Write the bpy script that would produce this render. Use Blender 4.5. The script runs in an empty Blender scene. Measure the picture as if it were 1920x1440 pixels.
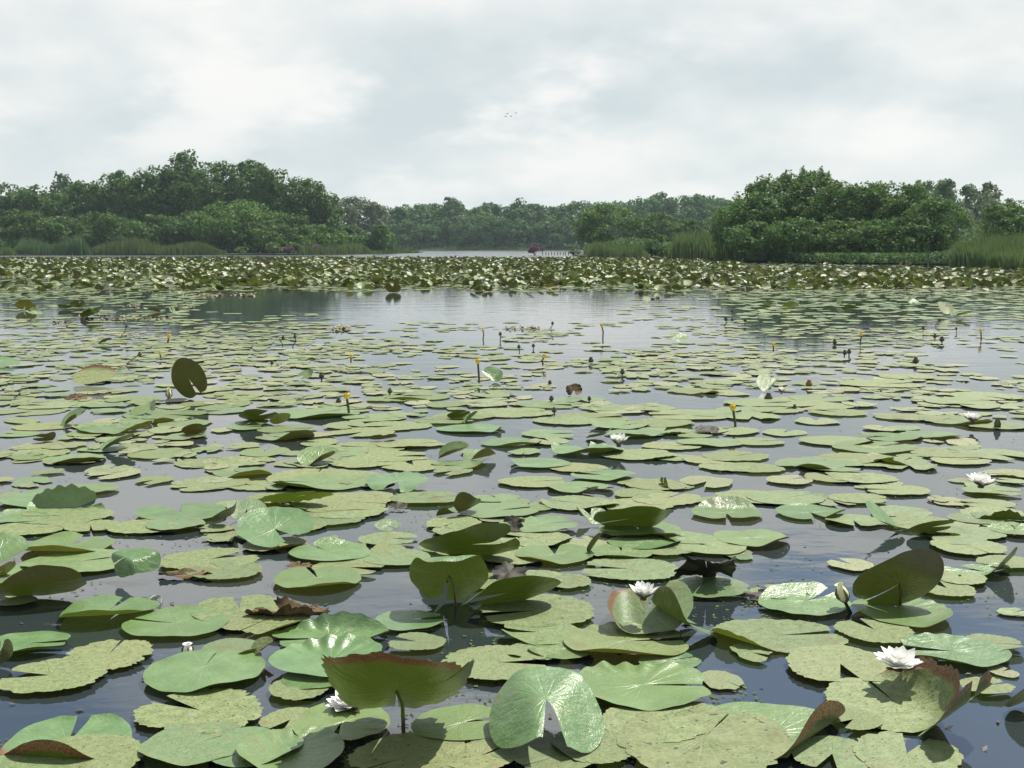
import bpy, math, random
import numpy as np

random.seed(11)
RNG = np.random.default_rng(11)
SC = bpy.context.scene
COL = SC.collection
R = math.radians

# ------------------------------------------------------------------ camera
FPX, HORIZON, EYE = 2050.0, 461.0, 0.83
PITCH = math.atan((720 - HORIZON) / FPX)
CP, SP = math.cos(PITCH), math.sin(PITCH)
cam = bpy.data.cameras.new('camera')
cam.sensor_width = 36.0
cam.lens = 36.0 * FPX / 1920.0
cam.clip_start, cam.clip_end = 0.05, 3000.0
cam_ob = bpy.data.objects.new('camera', cam)
COL.objects.link(cam_ob)
cam_ob.location = (0, 0, EYE)
cam_ob.rotation_euler = (math.pi / 2 - PITCH, 0, 0)
SC.camera = cam_ob


def ground(px, py, z=0.0):
    a, b = (px - 960) / FPX, (720 - py) / FPX
    dy, dz = CP + b * SP, -SP + b * CP
    t = (z - EYE) / dz
    return np.array([a * t, dy * t, z])


def at(px, py, Y):
    a, b = (px - 960) / FPX, (720 - py) / FPX
    t = Y / (CP + b * SP)
    return np.array([a * t, Y, EYE + (-SP + b * CP) * t])


def depth_of(p):
    return p[1] * CP - (p[2] - EYE) * SP


def project(P):
    d = P[:, 1] * CP - (P[:, 2] - EYE) * SP
    u = P[:, 1] * SP + (P[:, 2] - EYE) * CP
    return 960 + FPX * P[:, 0] / d, 720 - FPX * u / d


# ------------------------------------------------------------------ helpers
def tag(o, label=None, cat=None, group=None, kind=None):
    if label: o['label'] = label
    if cat: o['category'] = cat
    if group: o['group'] = group
    if kind: o['kind'] = kind
    return o


def np_mesh(name, verts, quads=None, tris=None, mat=None, uv=None, attrs=None, smooth=True):
    """One mesh from numpy arrays. uv: per vertex (n,2). attrs: {name: per-vertex floats}."""
    me = bpy.data.meshes.new(name)
    verts = np.asarray(verts, dtype=np.float32)
    idx, start, total, n = [], [], [], 0
    if quads is not None and len(quads):
        q = np.asarray(quads, dtype=np.int32)
        idx.append(q.ravel()); start.append(n + 4 * np.arange(len(q))); total.append(np.full(len(q), 4)); n += 4 * len(q)
    if tris is not None and len(tris):
        t = np.asarray(tris, dtype=np.int32)
        idx.append(t.ravel()); start.append(n + 3 * np.arange(len(t))); total.append(np.full(len(t), 3)); n += 3 * len(t)
    idx = np.concatenate(idx); start = np.concatenate(start).astype(np.int32); total = np.concatenate(total).astype(np.int32)
    me.vertices.add(len(verts)); me.vertices.foreach_set('co', verts.ravel())
    me.loops.add(len(idx)); me.loops.foreach_set('vertex_index', idx.astype(np.int32))
    me.polygons.add(len(start)); me.polygons.foreach_set('loop_start', start)
    try: me.polygons.foreach_set('loop_total', total)
    except Exception: pass
    if uv is not None:
        l = me.uv_layers.new(name='UVMap')
        l.data.foreach_set('uv', np.asarray(uv, dtype=np.float32)[idx].ravel())
    if attrs:
        for k, v in attrs.items():
            a = me.attributes.new(k, 'FLOAT', 'POINT')
            a.data.foreach_set('value', np.asarray(v, dtype=np.float32))
    me.update(calc_edges=True)
    me.validate()
    if smooth:
        me.polygons.foreach_set('use_smooth', np.ones(len(me.polygons), dtype=bool))
    if mat: me.materials.append(mat)
    return me


def link(name, me, parent=None, loc=None):
    o = bpy.data.objects.new(name, me)
    COL.objects.link(o)
    if loc is not None: o.location = [float(v) for v in loc]
    if parent: o.parent = parent
    return o


def empty(name, loc):
    o = bpy.data.objects.new(name, None)
    o.empty_display_size = 0.05
    COL.objects.link(o)
    o.location = [float(v) for v in loc]
    return o


class MB:
    def __init__(self): self.v, self.q, self.t = [], [], []

    def tube(self, pts, radii, n=6, cap=True):
        pts = [np.asarray(p, float) for p in pts]
        b = len(self.v)
        for i, p in enumerate(pts):
            d = pts[min(i + 1, len(pts) - 1)] - pts[max(i - 1, 0)]
            d = d / (np.linalg.norm(d) + 1e-9)
            h = np.array([1.0, 0, 0]) if abs(d[0]) < 0.8 else np.array([0, 1.0, 0])
            a = np.cross(d, h); a /= np.linalg.norm(a); c = np.cross(d, a)
            for k in range(n):
                w = 2 * math.pi * k / n
                self.v.append(p + radii[i] * (a * math.cos(w) + c * math.sin(w)))
        for i in range(len(pts) - 1):
            for k in range(n):
                k2 = (k + 1) % n
                self.q.append((b + i * n + k, b + i * n + k2, b + (i + 1) * n + k2, b + (i + 1) * n + k))
        if cap:
            for i, fl in ((0, 1), (len(pts) - 1, 0)):
                c = len(self.v); self.v.append(pts[i])
                for k in range(n):
                    k2 = (k + 1) % n
                    self.t.append((c, b + i * n + k, b + i * n + k2) if fl else (c, b + i * n + k2, b + i * n + k))

    def lathe(self, prof, n=10, loc=(0, 0, 0), axis=(0, 0, 1), flute=0.0, nf=4):
        ax = np.asarray(axis, float); ax /= np.linalg.norm(ax)
        h = np.array([1.0, 0, 0]) if abs(ax[0]) < 0.8 else np.array([0, 1.0, 0])
        a = np.cross(ax, h); a /= np.linalg.norm(a); c = np.cross(ax, a)
        b = len(self.v); loc = np.asarray(loc, float)
        for (r, z) in prof:
            for k in range(n):
                w = 2 * math.pi * k / n
                rr = r * (1 + flute * math.cos(nf * w))
                self.v.append(loc + ax * z + rr * (a * math.cos(w) + c * math.sin(w)))
        for i in range(len(prof) - 1):
            for k in range(n):
                k2 = (k + 1) % n
                self.q.append((b + i * n + k, b + i * n + k2, b + (i + 1) * n + k2, b + (i + 1) * n + k))

    def petal(self, base, az, elev, length, width, curl=0.3, nl=5, tipw=0.12, roll=0.18):
        """A cupped lance-shaped petal leaving BASE at azimuth az, rising at elev and curling up by curl."""
        base = np.asarray(base, float)
        b = len(self.v)
        s = np.array([-math.sin(az), math.cos(az), 0.0])
        p = base.copy(); e = elev
        for i in range(nl + 1):
            t = i / nl
            w = width * (math.sin(math.pi * (0.12 + 0.88 * t) ** 1.15) ** 0.8 if t < 1 else 0.0)
            if i == nl: w = width * tipw * 0.3
            if i == 0: w = width * 0.45
            d = np.array([math.cos(az) * math.cos(e), math.sin(az) * math.cos(e), math.sin(e)])
            nrm = np.array([-math.cos(az) * math.sin(e), -math.sin(az) * math.sin(e), math.cos(e)])
            for k in (-1, 0, 1):
                self.v.append(p + s * w * 0.5 * k + nrm * (roll * w if k else 0.0))
            p = p + d * length / nl
            e += curl / nl
        for i in range(nl):
            for k in range(2):
                o = b + i * 3 + k
                self.q.append((o, o + 3, o + 4, o + 1))

    def build(self, name, mat, parent=None, smooth=True, loc=None):
        me = np_mesh(name, np.array(self.v), self.q, self.t, mat, smooth=smooth)
        return link(name, me, parent, loc)


# ------------------------------------------------------------------ materials
class NT:
    def __init__(self, tree): self.t = tree; self.n = tree.nodes; self.n.clear()

    def new(self, typ, **kw):
        nd = self.n.new(typ)
        for k, v in kw.items():
            if k.startswith('i_'):
                key = k[2:]
                sock = nd.inputs[int(key)] if key.isdigit() else nd.inputs[key.replace('_', ' ')]
                self.set(sock, v)
            else:
                setattr(nd, k, v)
        return nd

    def set(self, sock, v):
        if isinstance(v, bpy.types.NodeSocket): self.t.links.new(v, sock)
        elif isinstance(v, bpy.types.Node): self.t.links.new(v.outputs[0], sock)
        else:
            if isinstance(v, (tuple, list)) and len(v) == 3 and sock.type == 'RGBA': v = (*v, 1.0)
            sock.default_value = v

    def math(self, op, a, b=0.0, c=0.0, clamp=False):
        nd = self.new('ShaderNodeMath', operation=op, use_clamp=clamp)
        self.set(nd.inputs[0], a); self.set(nd.inputs[1], b); self.set(nd.inputs[2], c)
        return nd.outputs[0]

    def mix(self, f, a, b):
        nd = self.new('ShaderNodeMix', data_type='RGBA')
        self.set(nd.inputs[0], f); self.set(nd.inputs[6], a); self.set(nd.inputs[7], b)
        return nd.outputs[2]

    def step(self, x, lo, hi):
        nd = self.new('ShaderNodeMapRange', interpolation_type='SMOOTHSTEP')
        self.set(nd.inputs[0], x); self.set(nd.inputs[1], lo); self.set(nd.inputs[2], hi)
        return nd.outputs[0]

    def noise(self, vec, scale, detail=3.0, rough=0.55):
        nd = self.new('ShaderNodeTexNoise')
        if vec is not None: self.set(nd.inputs['Vector'], vec)
        nd.inputs['Scale'].default_value = scale
        nd.inputs['Detail'].default_value = detail
        nd.inputs['Roughness'].default_value = rough
        return nd.outputs[0]

    def attr(self, name):
        return self.new('ShaderNodeAttribute', attribute_name=name).outputs['Fac']


def material(name):
    m = bpy.data.materials.new(name); m.use_nodes = True
    return m, NT(m.node_tree)


def simple(name, col, rough=0.6, col2=None, scale=20.0, transl=0.0, spec=0.4):
    m, n = material(name)
    c = col
    if col2 is not None:
        tc = n.new('ShaderNodeTexCoord')
        c = n.mix(n.step(n.noise(tc.outputs['Object'], scale, 4), 0.35, 0.65), col, col2)
    p = n.new('ShaderNodeBsdfPrincipled')
    n.set(p.inputs['Base Color'], c); p.inputs['Roughness'].default_value = rough
    p.inputs['Specular IOR Level'].default_value = spec
    sh = p.outputs[0]
    if transl:
        t = n.new('ShaderNodeBsdfTranslucent'); n.set(t.inputs[0], c)
        mx = n.new('ShaderNodeMixShader'); mx.inputs[0].default_value = transl
        n.set(mx.inputs[1], sh); n.set(mx.inputs[2], t); sh = mx.outputs[0]
    o = n.new('ShaderNodeOutputMaterial'); n.set(o.inputs[0], sh)
    return m


def leaf_material():
    m, n = material('lily_leaf')
    uv = n.new('ShaderNodeUVMap', uv_map='UVMap').outputs[0]
    rnd, wear, kind = n.attr('rnd'), n.attr('wear'), n.attr('kind')
    off = n.new('ShaderNodeCombineXYZ')
    n.set(off.inputs[0], n.math('MULTIPLY', rnd, 37.0)); n.set(off.inputs[1], n.math('MULTIPLY', rnd, 91.0))
    va = n.new('ShaderNodeVectorMath', operation='ADD'); vs = n.new('ShaderNodeVectorMath', operation='SCALE'); n.set(vs.inputs[0], uv); n.set(vs.inputs['Scale'], n.math('ADD', 0.62, n.math('MULTIPLY', n.math('FRACT', n.math('MULTIPLY', rnd, 5.3)), 0.95)))
    n.set(va.inputs[0], vs.outputs[0]); n.set(va.inputs[1], off)
    v = va.outputs[0]
    sx = n.new('ShaderNodeSeparateXYZ'); n.set(sx.inputs[0], uv)
    ang = n.math('ARCTAN2', sx.outputs[1], sx.outputs[0])
    rad = n.math('SQRT', n.math('ADD', n.math('MULTIPLY', sx.outputs[0], sx.outputs[0]), n.math('MULTIPLY', sx.outputs[1], sx.outputs[1])))
    nbig = n.noise(v, 1.6, 4)
    nmid = n.noise(v, 6.0, 6, 0.65)
    nfin = n.noise(v, 21.0, 5, 0.7)
    nspot = n.noise(v, 12.0, 2, 0.5)
    # radial veins
    vein = n.math('POWER', n.math('ABSOLUTE', n.math('COSINE', n.math('ADD', n.math('MULTIPLY', ang, 9.0), n.math('MULTIPLY', nbig, 1.2)))), 26.0)
    vein = n.math('MULTIPLY', vein, n.step(rad, 0.95, 0.05))
    fresh = n.mix(n.step(nbig, 0.3, 0.7), (0.072, 0.148, 0.048), (0.118, 0.212, 0.080))
    fresh = n.mix(n.math('MULTIPLY', rnd, 0.55), fresh, (0.165, 0.215, 0.055))
    fresh = n.mix(n.math('MULTIPLY', vein, 0.40), fresh, (0.20, 0.28, 0.11))
    patch = n.step(nmid, 0.52, 0.62)
    fresh = n.mix(n.math('MULTIPLY', patch, 0.35), fresh, (0.155, 0.190, 0.085))
    speck = n.mix(n.step(nmid, 0.36, 0.62), (0.096, 0.142, 0.044), (0.178, 0.218, 0.090))
    speck = n.mix(n.math('MULTIPLY', n.step(nfin, 0.47, 0.60), 0.45), speck, (0.265, 0.290, 0.160))
    speck = n.mix(n.math('MULTIPLY', n.step(n.noise(v, 7.5, 5, 0.72), 0.55, 0.63), 0.42), speck, (0.085, 0.100, 0.034))
    pale = n.math('MULTIPLY', n.math('SUBTRACT', kind, 1.0), 2.0, clamp=True)
    speck = n.mix(pale, speck, (0.250, 0.262, 0.165))
    speck = n.mix(n.math('MULTIPLY', n.step(nbig, 0.60, 0.76), 0.55), speck, (0.170, 0.150, 0.065))
    speck = n.mix(n.math('MULTIPLY', n.step(rnd, 0.5, 1.0), 0.35), speck, (0.205, 0.200, 0.085))
    top = n.mix(n.math('MINIMUM', kind, 1.0), fresh, speck)
    hue = n.math('FRACT', n.math('MULTIPLY', rnd, 13.7))
    top = n.mix(n.math('MULTIPLY', n.step(hue, 0.45, 1.0), 0.42), top, (0.095, 0.165, 0.085))
    top = n.mix(n.math('MULTIPLY', n.step(n.math('ADD', nbig, n.math('MULTIPLY', hue, 0.22)), 0.72, 0.84), 0.45), top, (0.150, 0.115, 0.045))
    # dark spots, insect holes and grit
    thr = n.math('SUBTRACT', 0.725, n.math('MULTIPLY', kind, 0.085))
    spot = n.step(nspot, thr, n.math('ADD', thr, 0.02))
    spot2 = n.step(n.noise(v, 31.0, 1, 0.5), n.math('SUBTRACT', 0.78, n.math('MULTIPLY', kind, 0.12)), 0.82)
    top = n.mix(n.math('MULTIPLY', n.math('MAXIMUM', spot, spot2), 0.85), top, (0.030, 0.028, 0.014))
    # underside: olive to wine brown, with pale veins
    under = n.mix(n.step(nbig, 0.3, 0.72), (0.026, 0.038, 0.007), (0.055, 0.068, 0.011))
    ur = n.step(n.math('FRACT', n.math('MULTIPLY', rnd, 7.31)), 0.45, 1.0)
    under = n.mix(n.math('MULTIPLY', ur, 0.65), under, (0.060, 0.034, 0.018))
    under = n.mix(n.math('MULTIPLY', vein, 0.35), under, (0.10, 0.11, 0.03))
    under = n.mix(n.math('MULTIPLY', spot2, 0.6), under, (0.25, 0.24, 0.11))
    geo = n.new('ShaderNodeNewGeometry')
    back = geo.outputs['Backfacing']           # which side of the leaf blade this is
    col = n.mix(back, top, under)
    rust = n.mix(n.step(nfin, 0.4, 0.6), (0.075, 0.035, 0.015), (0.210, 0.115, 0.050))
    wf = n.step(n.math('ADD', wear, n.math('MULTIPLY', n.math('SUBTRACT', nfin, 0.5), 0.9)), 0.45, 0.62)
    col = n.mix(wf, col, rust)
    bump = n.new('ShaderNodeBump'); bump.inputs['Strength'].default_value = 0.38; bump.inputs['Distance'].default_value = 0.012
    n.set(bump.inputs['Height'], n.math('ADD', n.math('MULTIPLY', nmid, 0.7), n.math('ADD', n.math('MULTIPLY', nbig, 1.2), n.math('MULTIPLY', vein, -0.22))))
    p = n.new('ShaderNodeBsdfPrincipled')
    n.set(p.inputs['Base Color'], col)
    rough = n.math('ADD', n.math('ADD', 0.28, n.math('MULTIPLY', kind, 0.22)), n.math('MULTIPLY', nmid, 0.15))
    n.set(p.inputs['Roughness'], rough)
    n.set(p.inputs['Specular IOR Level'], n.math('SUBTRACT', n.math('SUBTRACT', 0.62, n.math('MULTIPLY', kind, 0.14)), n.math('MULTIPLY', back, 0.18)))
    n.set(p.inputs['Normal'], bump.outputs[0])
    n.set(p.inputs['Coat Weight'], n.math('MULTIPLY', n.math('SUBTRACT', 1.0, kind, clamp=True), n.math('MULTIPLY', n.math('SUBTRACT', 1.0, back), 0.20)))
    p.inputs['Coat Roughness'].default_value = 0.16
    n.set(p.inputs['Coat Normal'], bump.outputs[0])
    t = n.new('ShaderNodeBsdfTranslucent')
    n.set(t.inputs[0], n.mix(wf, n.mix(rnd, (0.14, 0.24, 0.020), (0.20, 0.20, 0.030)), (0.10, 0.04, 0.01)))
    mx = n.new('ShaderNodeMixShader'); n.set(mx.inputs[0], n.math('ADD', 0.055, n.math('MULTIPLY', n.step(n.math('FRACT', n.math('MULTIPLY', rnd, 3.7)), 0.50, 0.75), 0.11)))
    n.set(mx.inputs[1], p.outputs[0]); n.set(mx.inputs[2], t.outputs[0])
    o = n.new('ShaderNodeOutputMaterial'); n.set(o.inputs[0], mx.outputs[0])
    return m


def foliage_material(name, a, b, transl=0.36):
    """a, b: dark and light leaf colours of the kind; clumps vary in the plant's own space."""
    m, n = material(name)
    tc = n.new('ShaderNodeTexCoord').outputs['Object']
    oi = n.new('ShaderNodeObjectInfo').outputs['Random']
    rnd = n.attr('rnd')
    c = n.mix(n.step(n.noise(tc, 0.55, 3), 0.35, 0.68), a, b)
    c = n.mix(n.math('MULTIPLY', rnd, 0.5), c, tuple(x * 1.5 for x in b))
    c = n.mix(n.math('MULTIPLY', oi, 0.35), c, (a[0] * 1.3 + 0.012, a[1] * 1.02, a[2] * 0.8))
    d = n.new('ShaderNodeBsdfPrincipled'); n.set(d.inputs['Base Color'], c)
    d.inputs['Roughness'].default_value = 0.65; d.inputs['Specular IOR Level'].default_value = 0.2
    t = n.new('ShaderNodeBsdfTranslucent'); n.set(t.inputs[0], n.mix(0.5, c, (0.10, 0.17, 0.02)))
    mx = n.new('ShaderNodeMixShader'); mx.inputs[0].default_value = transl
    n.set(mx.inputs[1], d.outputs[0]); n.set(mx.inputs[2], t.outputs[0])
    o = n.new('ShaderNodeOutputMaterial'); n.set(o.inputs[0], mx.outputs[0])
    return m


def water_material():
    m, n = material('lake_water')
    pos = n.new('ShaderNodeNewGeometry').outputs['Position']
    p = n.new('ShaderNodeBsdfPrincipled')
    n.set(p.inputs['Base Color'], n.mix(n.noise(pos, 0.7, 3), (0.017, 0.025, 0.033), (0.026, 0.033, 0.034)))
    p.inputs['Roughness'].default_value = 0.03
    p.inputs['IOR'].default_value = 2.6
    mp = n.new('ShaderNodeMapping'); n.set(mp.inputs[0], pos); mp.inputs['Scale'].default_value = (0.8, 1.6, 1.0)
    h = n.math('ADD', n.math('MULTIPLY', n.noise(mp.outputs[0], 2.2, 3), 1.0), n.math('MULTIPLY', n.noise(mp.outputs[0], 13.0, 3), 0.16))
    b = n.new('ShaderNodeBump'); b.inputs['Distance'].default_value = 0.02
    sy = n.new('ShaderNodeSeparateXYZ'); n.set(sy.inputs[0], pos)
    wind = n.step(sy.outputs[1], 66.0, 95.0)      # the open water beyond the bed is ruffled by wind
    n.set(b.inputs['Strength'], n.math('ADD', 0.15, n.math('MULTIPLY', wind, 0.85)))
    n.set(p.inputs['Roughness'], n.math('ADD', 0.03, n.math('MULTIPLY', wind, 0.22)))
    n.set(b.inputs['Height'], h)
    n.set(p.inputs['Normal'], b.outputs[0])
    o = n.new('ShaderNodeOutputMaterial'); n.set(o.inputs[0], p.outputs[0])
    return m


M_LEAF = leaf_material()
M_STEM = simple('lily_stem', (0.110, 0.135, 0.035), 0.45, (0.055, 0.040, 0.018), 30)
M_DARKSTEM = simple('dark_stalk', (0.050, 0.062, 0.020), 0.4, (0.045, 0.050, 0.018), 40)
M_WHITE = simple('white_petal', (0.80, 0.80, 0.77), 0.5, (0.86, 0.86, 0.84), 30, transl=0.25, spec=0.3)
M_CREAM = simple('cream_petal', (0.62, 0.64, 0.36), 0.5, (0.76, 0.76, 0.58), 30, transl=0.2, spec=0.3)
M_SEPAL = simple('sepal', (0.11, 0.12, 0.04), 0.5, (0.12, 0.065, 0.045), 40, transl=0.15)
M_STAMEN = simple('stamen', (0.70, 0.48, 0.05), 0.6, (0.80, 0.60, 0.10), 60)
M_YELLOW = simple('yellow_petal', (0.72, 0.47, 0.02), 0.4, (0.80, 0.58, 0.04), 40, transl=0.2)
M_POD = simple('seed_pod', (0.040, 0.045, 0.020), 0.4, (0.075, 0.065, 0.030), 60)
M_ORANGE = simple('ochre_bud', (0.30, 0.14, 0.03), 0.5, (0.12, 0.05, 0.02), 60)
M_DECAY = simple('decayed_leaf', (0.040, 0.028, 0.014), 0.8, (0.130, 0.090, 0.050), 28, spec=0.2)
M_BLACK = simple('rotten_leaf', (0.012, 0.013, 0.007), 0.65, (0.028, 0.025, 0.012), 30)
M_BARK = simple('bark', (0.075, 0.062, 0.048), 0.85, (0.040, 0.034, 0.028), 6)
M_OLD_WOOD = simple('weathered_wood', (0.085, 0.075, 0.062), 0.85, (0.040, 0.035, 0.030), 12)
M_BIRD = simple('bird_plumage', (0.025, 0.025, 0.028), 0.7, (0.06, 0.06, 0.06), 15)
M_BITS = simple('floating_bits', (0.11, 0.085, 0.06), 0.6, (0.20, 0.18, 0.09), 9)
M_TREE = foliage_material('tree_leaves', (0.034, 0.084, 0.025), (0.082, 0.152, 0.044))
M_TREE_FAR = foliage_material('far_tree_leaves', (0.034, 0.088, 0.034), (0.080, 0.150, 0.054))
M_TREE_LIT = foliage_material('pale_sunlit_leaves', (0.050, 0.115, 0.028), (0.115, 0.200, 0.052))  # lighter copy of the tree leaves: sunlight put into the colour; also serves paler bushes
M_WILLOW = foliage_material('willow_leaves', (0.044, 0.106, 0.030), (0.100, 0.186, 0.054))
M_SILVER = foliage_material('silver_leaves', (0.085, 0.110, 0.072), (0.140, 0.170, 0.110))
M_REED = foliage_material('reed_blades', (0.060, 0.105, 0.045), (0.115, 0.160, 0.062))
M_BLUEREED = foliage_material('blue_reed_blades', (0.050, 0.108, 0.062), (0.098, 0.162, 0.090))
M_DRYREED = foliage_material('dry_reed_blades', (0.060, 0.095, 0.042), (0.108, 0.132, 0.066))
M_PURPLE = foliage_material('loosestrife_flowers', (0.130, 0.045, 0.110), (0.220, 0.090, 0.180))


def bank_material():
    m, n = material('bank_soil')
    pos = n.new('ShaderNodeNewGeometry').outputs['Position']
    nz = n.new('ShaderNodeSeparateXYZ'); n.set(nz.inputs[0], n.new('ShaderNodeNewGeometry').outputs['Normal'])
    grass = n.mix(n.noise(pos, 0.8, 5), (0.014, 0.026, 0.008), (0.034, 0.040, 0.018))
    shaded_soil = n.mix(n.noise(pos, 3.0, 4), (0.010, 0.009, 0.007), (0.026, 0.022, 0.017))  # bank soil darkened: the shadow line at the reeds' foot is painted in
    p = n.new('ShaderNodeBsdfPrincipled'); n.set(p.inputs['Base Color'], n.mix(n.step(nz.outputs[2], 0.3, 0.7), shaded_soil, grass))
    p.inputs['Roughness'].default_value = 0.9
    o = n.new('ShaderNodeOutputMaterial'); n.set(o.inputs[0], p.outputs[0])
    return m


# ------------------------------------------------------------------ sky, sun, water, land, haze
SUN_EL, SUN_ROT = R(60), R(48)          # high, beyond the lake and a little to its right


def build_world():
    w = bpy.data.worlds.new('World'); SC.world = w; w.use_nodes = True
    n = NT(w.node_tree)
    sky = n.new('ShaderNodeTexSky', sky_type='NISHITA')
    sky.sun_disc = False
    sky.sun_elevation, sky.sun_rotation = SUN_EL, SUN_ROT
    sky.air_density, sky.dust_density, sky.ozone_density = 1.0, 1.2, 1.0
    bg1 = n.new('ShaderNodeBackground'); n.set(bg1.inputs[0], sky.outputs[0]); bg1.inputs[1].default_value = 0.075
    d = n.new('ShaderNodeTexCoord').outputs['Generated']
    s = n.new('ShaderNodeSeparateXYZ'); n.set(s.inputs[0], d)
    el = n.math('MAXIMUM', s.outputs[2], 0.0)
    k = n.math('DIVIDE', 1.0, n.math('ADD', el, 0.34))
    v = n.new('ShaderNodeCombineXYZ')
    n.set(v.inputs[0], n.math('MULTIPLY', s.outputs[0], k)); n.set(v.inputs[1], n.math('MULTIPLY', s.outputs[1], k))
    v.inputs[2].default_value = 3.7
    big = n.noise(v.outputs[0], 1.5, 6, 0.52)
    puff = n.noise(v.outputs[0], 2.9, 8, 0.56)
    soft = n.noise(v.outputs[0], 1.2, 4, 0.5)
    # cover: closed towards the horizon, broken overhead
    cover = n.math('ADD', big, n.math('MULTIPLY', n.step(el, 0.37, 0.20), 0.30))
    mask = n.step(cover, 0.44, 0.60)
    vo = n.new('ShaderNodeVectorMath', operation='ADD'); n.set(vo.inputs[0], v.outputs[0]); vo.inputs[1].default_value = (0.10, 0.17, 0.0)
    relief = n.math('SUBTRACT', n.noise(v.outputs[0], 2.4, 8, 0.6), n.noise(vo.outputs[0], 2.4, 8, 0.6))
    lit = n.math('ADD', 0.5, n.math('MULTIPLY', relief, 1.5), clamp=True)
    grey = n.mix(n.math('ADD', n.math('MULTIPLY', n.step(soft, 0.36, 0.62), 0.62), n.math('MULTIPLY', n.math('SUBTRACT', lit, 0.3), 0.7), clamp=True), (0.420, 0.470, 0.492), (0.640, 0.640, 0.620))
    white = n.math('MULTIPLY', n.step(puff, 0.46, 0.66), n.step(big, 0.38, 0.60))
    cc = n.mix(n.math("MULTIPLY", white, 0.75), grey, (0.665, 0.655, 0.638))
    cc = n.mix(n.math('MULTIPLY', n.step(el, 0.14, 0.0), 0.50), cc, (0.50, 0.522, 0.520))
    bg2 = n.new('ShaderNodeBackground'); n.set(bg2.inputs[0], cc); bg2.inputs[1].default_value = 1.0
    mx = n.new('ShaderNodeMixShader'); n.set(mx.inputs[0], mask); n.set(mx.inputs[1], bg1); n.set(mx.inputs[2], bg2)
    o = n.new('ShaderNodeOutputWorld'); n.set(o.inputs[0], mx.outputs[0])
    L = bpy.data.lights.new('sun', 'SUN'); L.energy = 5.0; L.angle = R(0.6); L.color = (1.0, 0.95, 0.86)
    so = bpy.data.objects.new('sun', L); COL.objects.link(so)
    # the lamp shines along its own -Z: turn it so that -Z points away from the sun
    import mathutils
    to_sun = mathutils.Vector((math.cos(SUN_EL) * math.sin(SUN_ROT), math.cos(SUN_EL) * math.cos(SUN_ROT), math.sin(SUN_EL)))
    so.rotation_euler = to_sun.to_track_quat('Z', 'Y').to_euler()
    so.location = (20, 30, 60)


build_world()
SC.view_settings.view_transform = 'Standard'
SC.view_settings.look = 'None'
SC.view_settings.exposure = 0.62
SC.view_settings.gamma = 1.0
SC.view_settings.use_curve_mapping = False
SC.render.engine = 'CYCLES'
SC.cycles.max_bounces = 7
SC.cycles.transparent_max_bounces = 8
SC.cycles.volume_bounces = 0

WX, WY0, WY1 = 420.0, -40.0, 520.0
me = np_mesh('water', [(-WX, WY0, 0), (WX, WY0, 0), (WX, WY1, 0), (-WX, WY1, 0)], [(0, 1, 2, 3)], None, water_material())
tag(link('water', me), kind='structure')

LAND_Z = 0.09
shore = [(-1500, 480.5), (-300, 479.5), (0, 479.2), (160, 478.6), (300, 478.8), (430, 477.8), (560, 478.2), (640, 477.4), (705, 476.3), (760, 475.0), (788, 474.2),
         (794, 473.2), (760, 471.6), (740, 470.2), (860, 469.9), (960, 470.0), (1020, 470.1), (1080, 470.4), (1092, 474.0), (1080, 478.0), (1085, 481.0), (1140, 483.0), (1210, 486.0), (1300, 488.4),
         (1375, 491.0), (1500, 494.0), (1640, 496.3), (1760, 498.5), (1840, 502.0), (1925, 507.0), (2100, 513.0), (2700, 520.0)]


def build_land():
    base = [ground(x, y) for x, y in shore]
    pts = [base[0] * 1.0]
    for a, b in zip(base, base[1:]):
        k = max(1, min(14, int(np.linalg.norm(b - a) / 4)))
        for i in range(1, k + 1):
            p = a + (b - a) * i / k
            if i < k: p = p + np.array([random.uniform(-.25, .25), random.uniform(-.25, .25), 0])
            pts.append(p)
    pts += [np.array([400, base[-1][1], 0.0]), np.array([400, 500.0, 0]), np.array([-400, 500.0, 0]), np.array([-400, base[0][1], 0.0])]
    import bmesh
    from mathutils import Vector
    from mathutils.geometry import tessellate_polygon
    bm = bmesh.new()
    vs = [bm.verts.new((p[0], p[1], LAND_Z + random.uniform(-.03, .03))) for p in pts]
    lo = [bm.verts.new((p[0], p[1] - 0.12, -0.4)) for p in pts]
    for t in tessellate_polygon([[Vector((p[0], p[1], 0)) for p in pts]]):
        bm.faces.new([vs[i] for i in t])
    for i in range(len(vs)):
        j = (i + 1) % len(vs)
        bm.faces.new((vs[j], vs[i], lo[i], lo[j]))
    bmesh.ops.recalc_face_normals(bm, faces=bm.faces[:])
    me = bpy.data.meshes.new('bank'); bm.to_mesh(me); bm.free()
    me.materials.append(bank_material())
    tag(link('bank', me), kind='structure')


build_land()


def build_haze():
    x0, x1, y0, y1, z0, z1 = -425.0, 425.0, -45.0, 525.0, -1.4, 17.0
    v = [(x, y, z) for z in (z0, z1) for x, y in ((x0, y0), (x1, y0), (x1, y1), (x0, y1))]
    q = [(3, 2, 1, 0), (4, 5, 6, 7), (0, 1, 5, 4), (1, 2, 6, 5), (2, 3, 7, 6), (3, 0, 4, 7)]
    m, n = material('haze_air')
    pv = n.new('ShaderNodeVolumePrincipled')
    pv.inputs['Color'].default_value = (0.72, 0.92, 0.98, 1)
    pv.inputs['Density'].default_value = 0.00038
    pv.inputs['Anisotropy'].default_value = 0.2
    o = n.new('ShaderNodeOutputMaterial'); n.set(o.inputs['Volume'], pv.outputs[0])
    tag(link('haze', np_mesh('haze', v, q, None, m, smooth=False)), kind='stuff')


build_haze()

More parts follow.
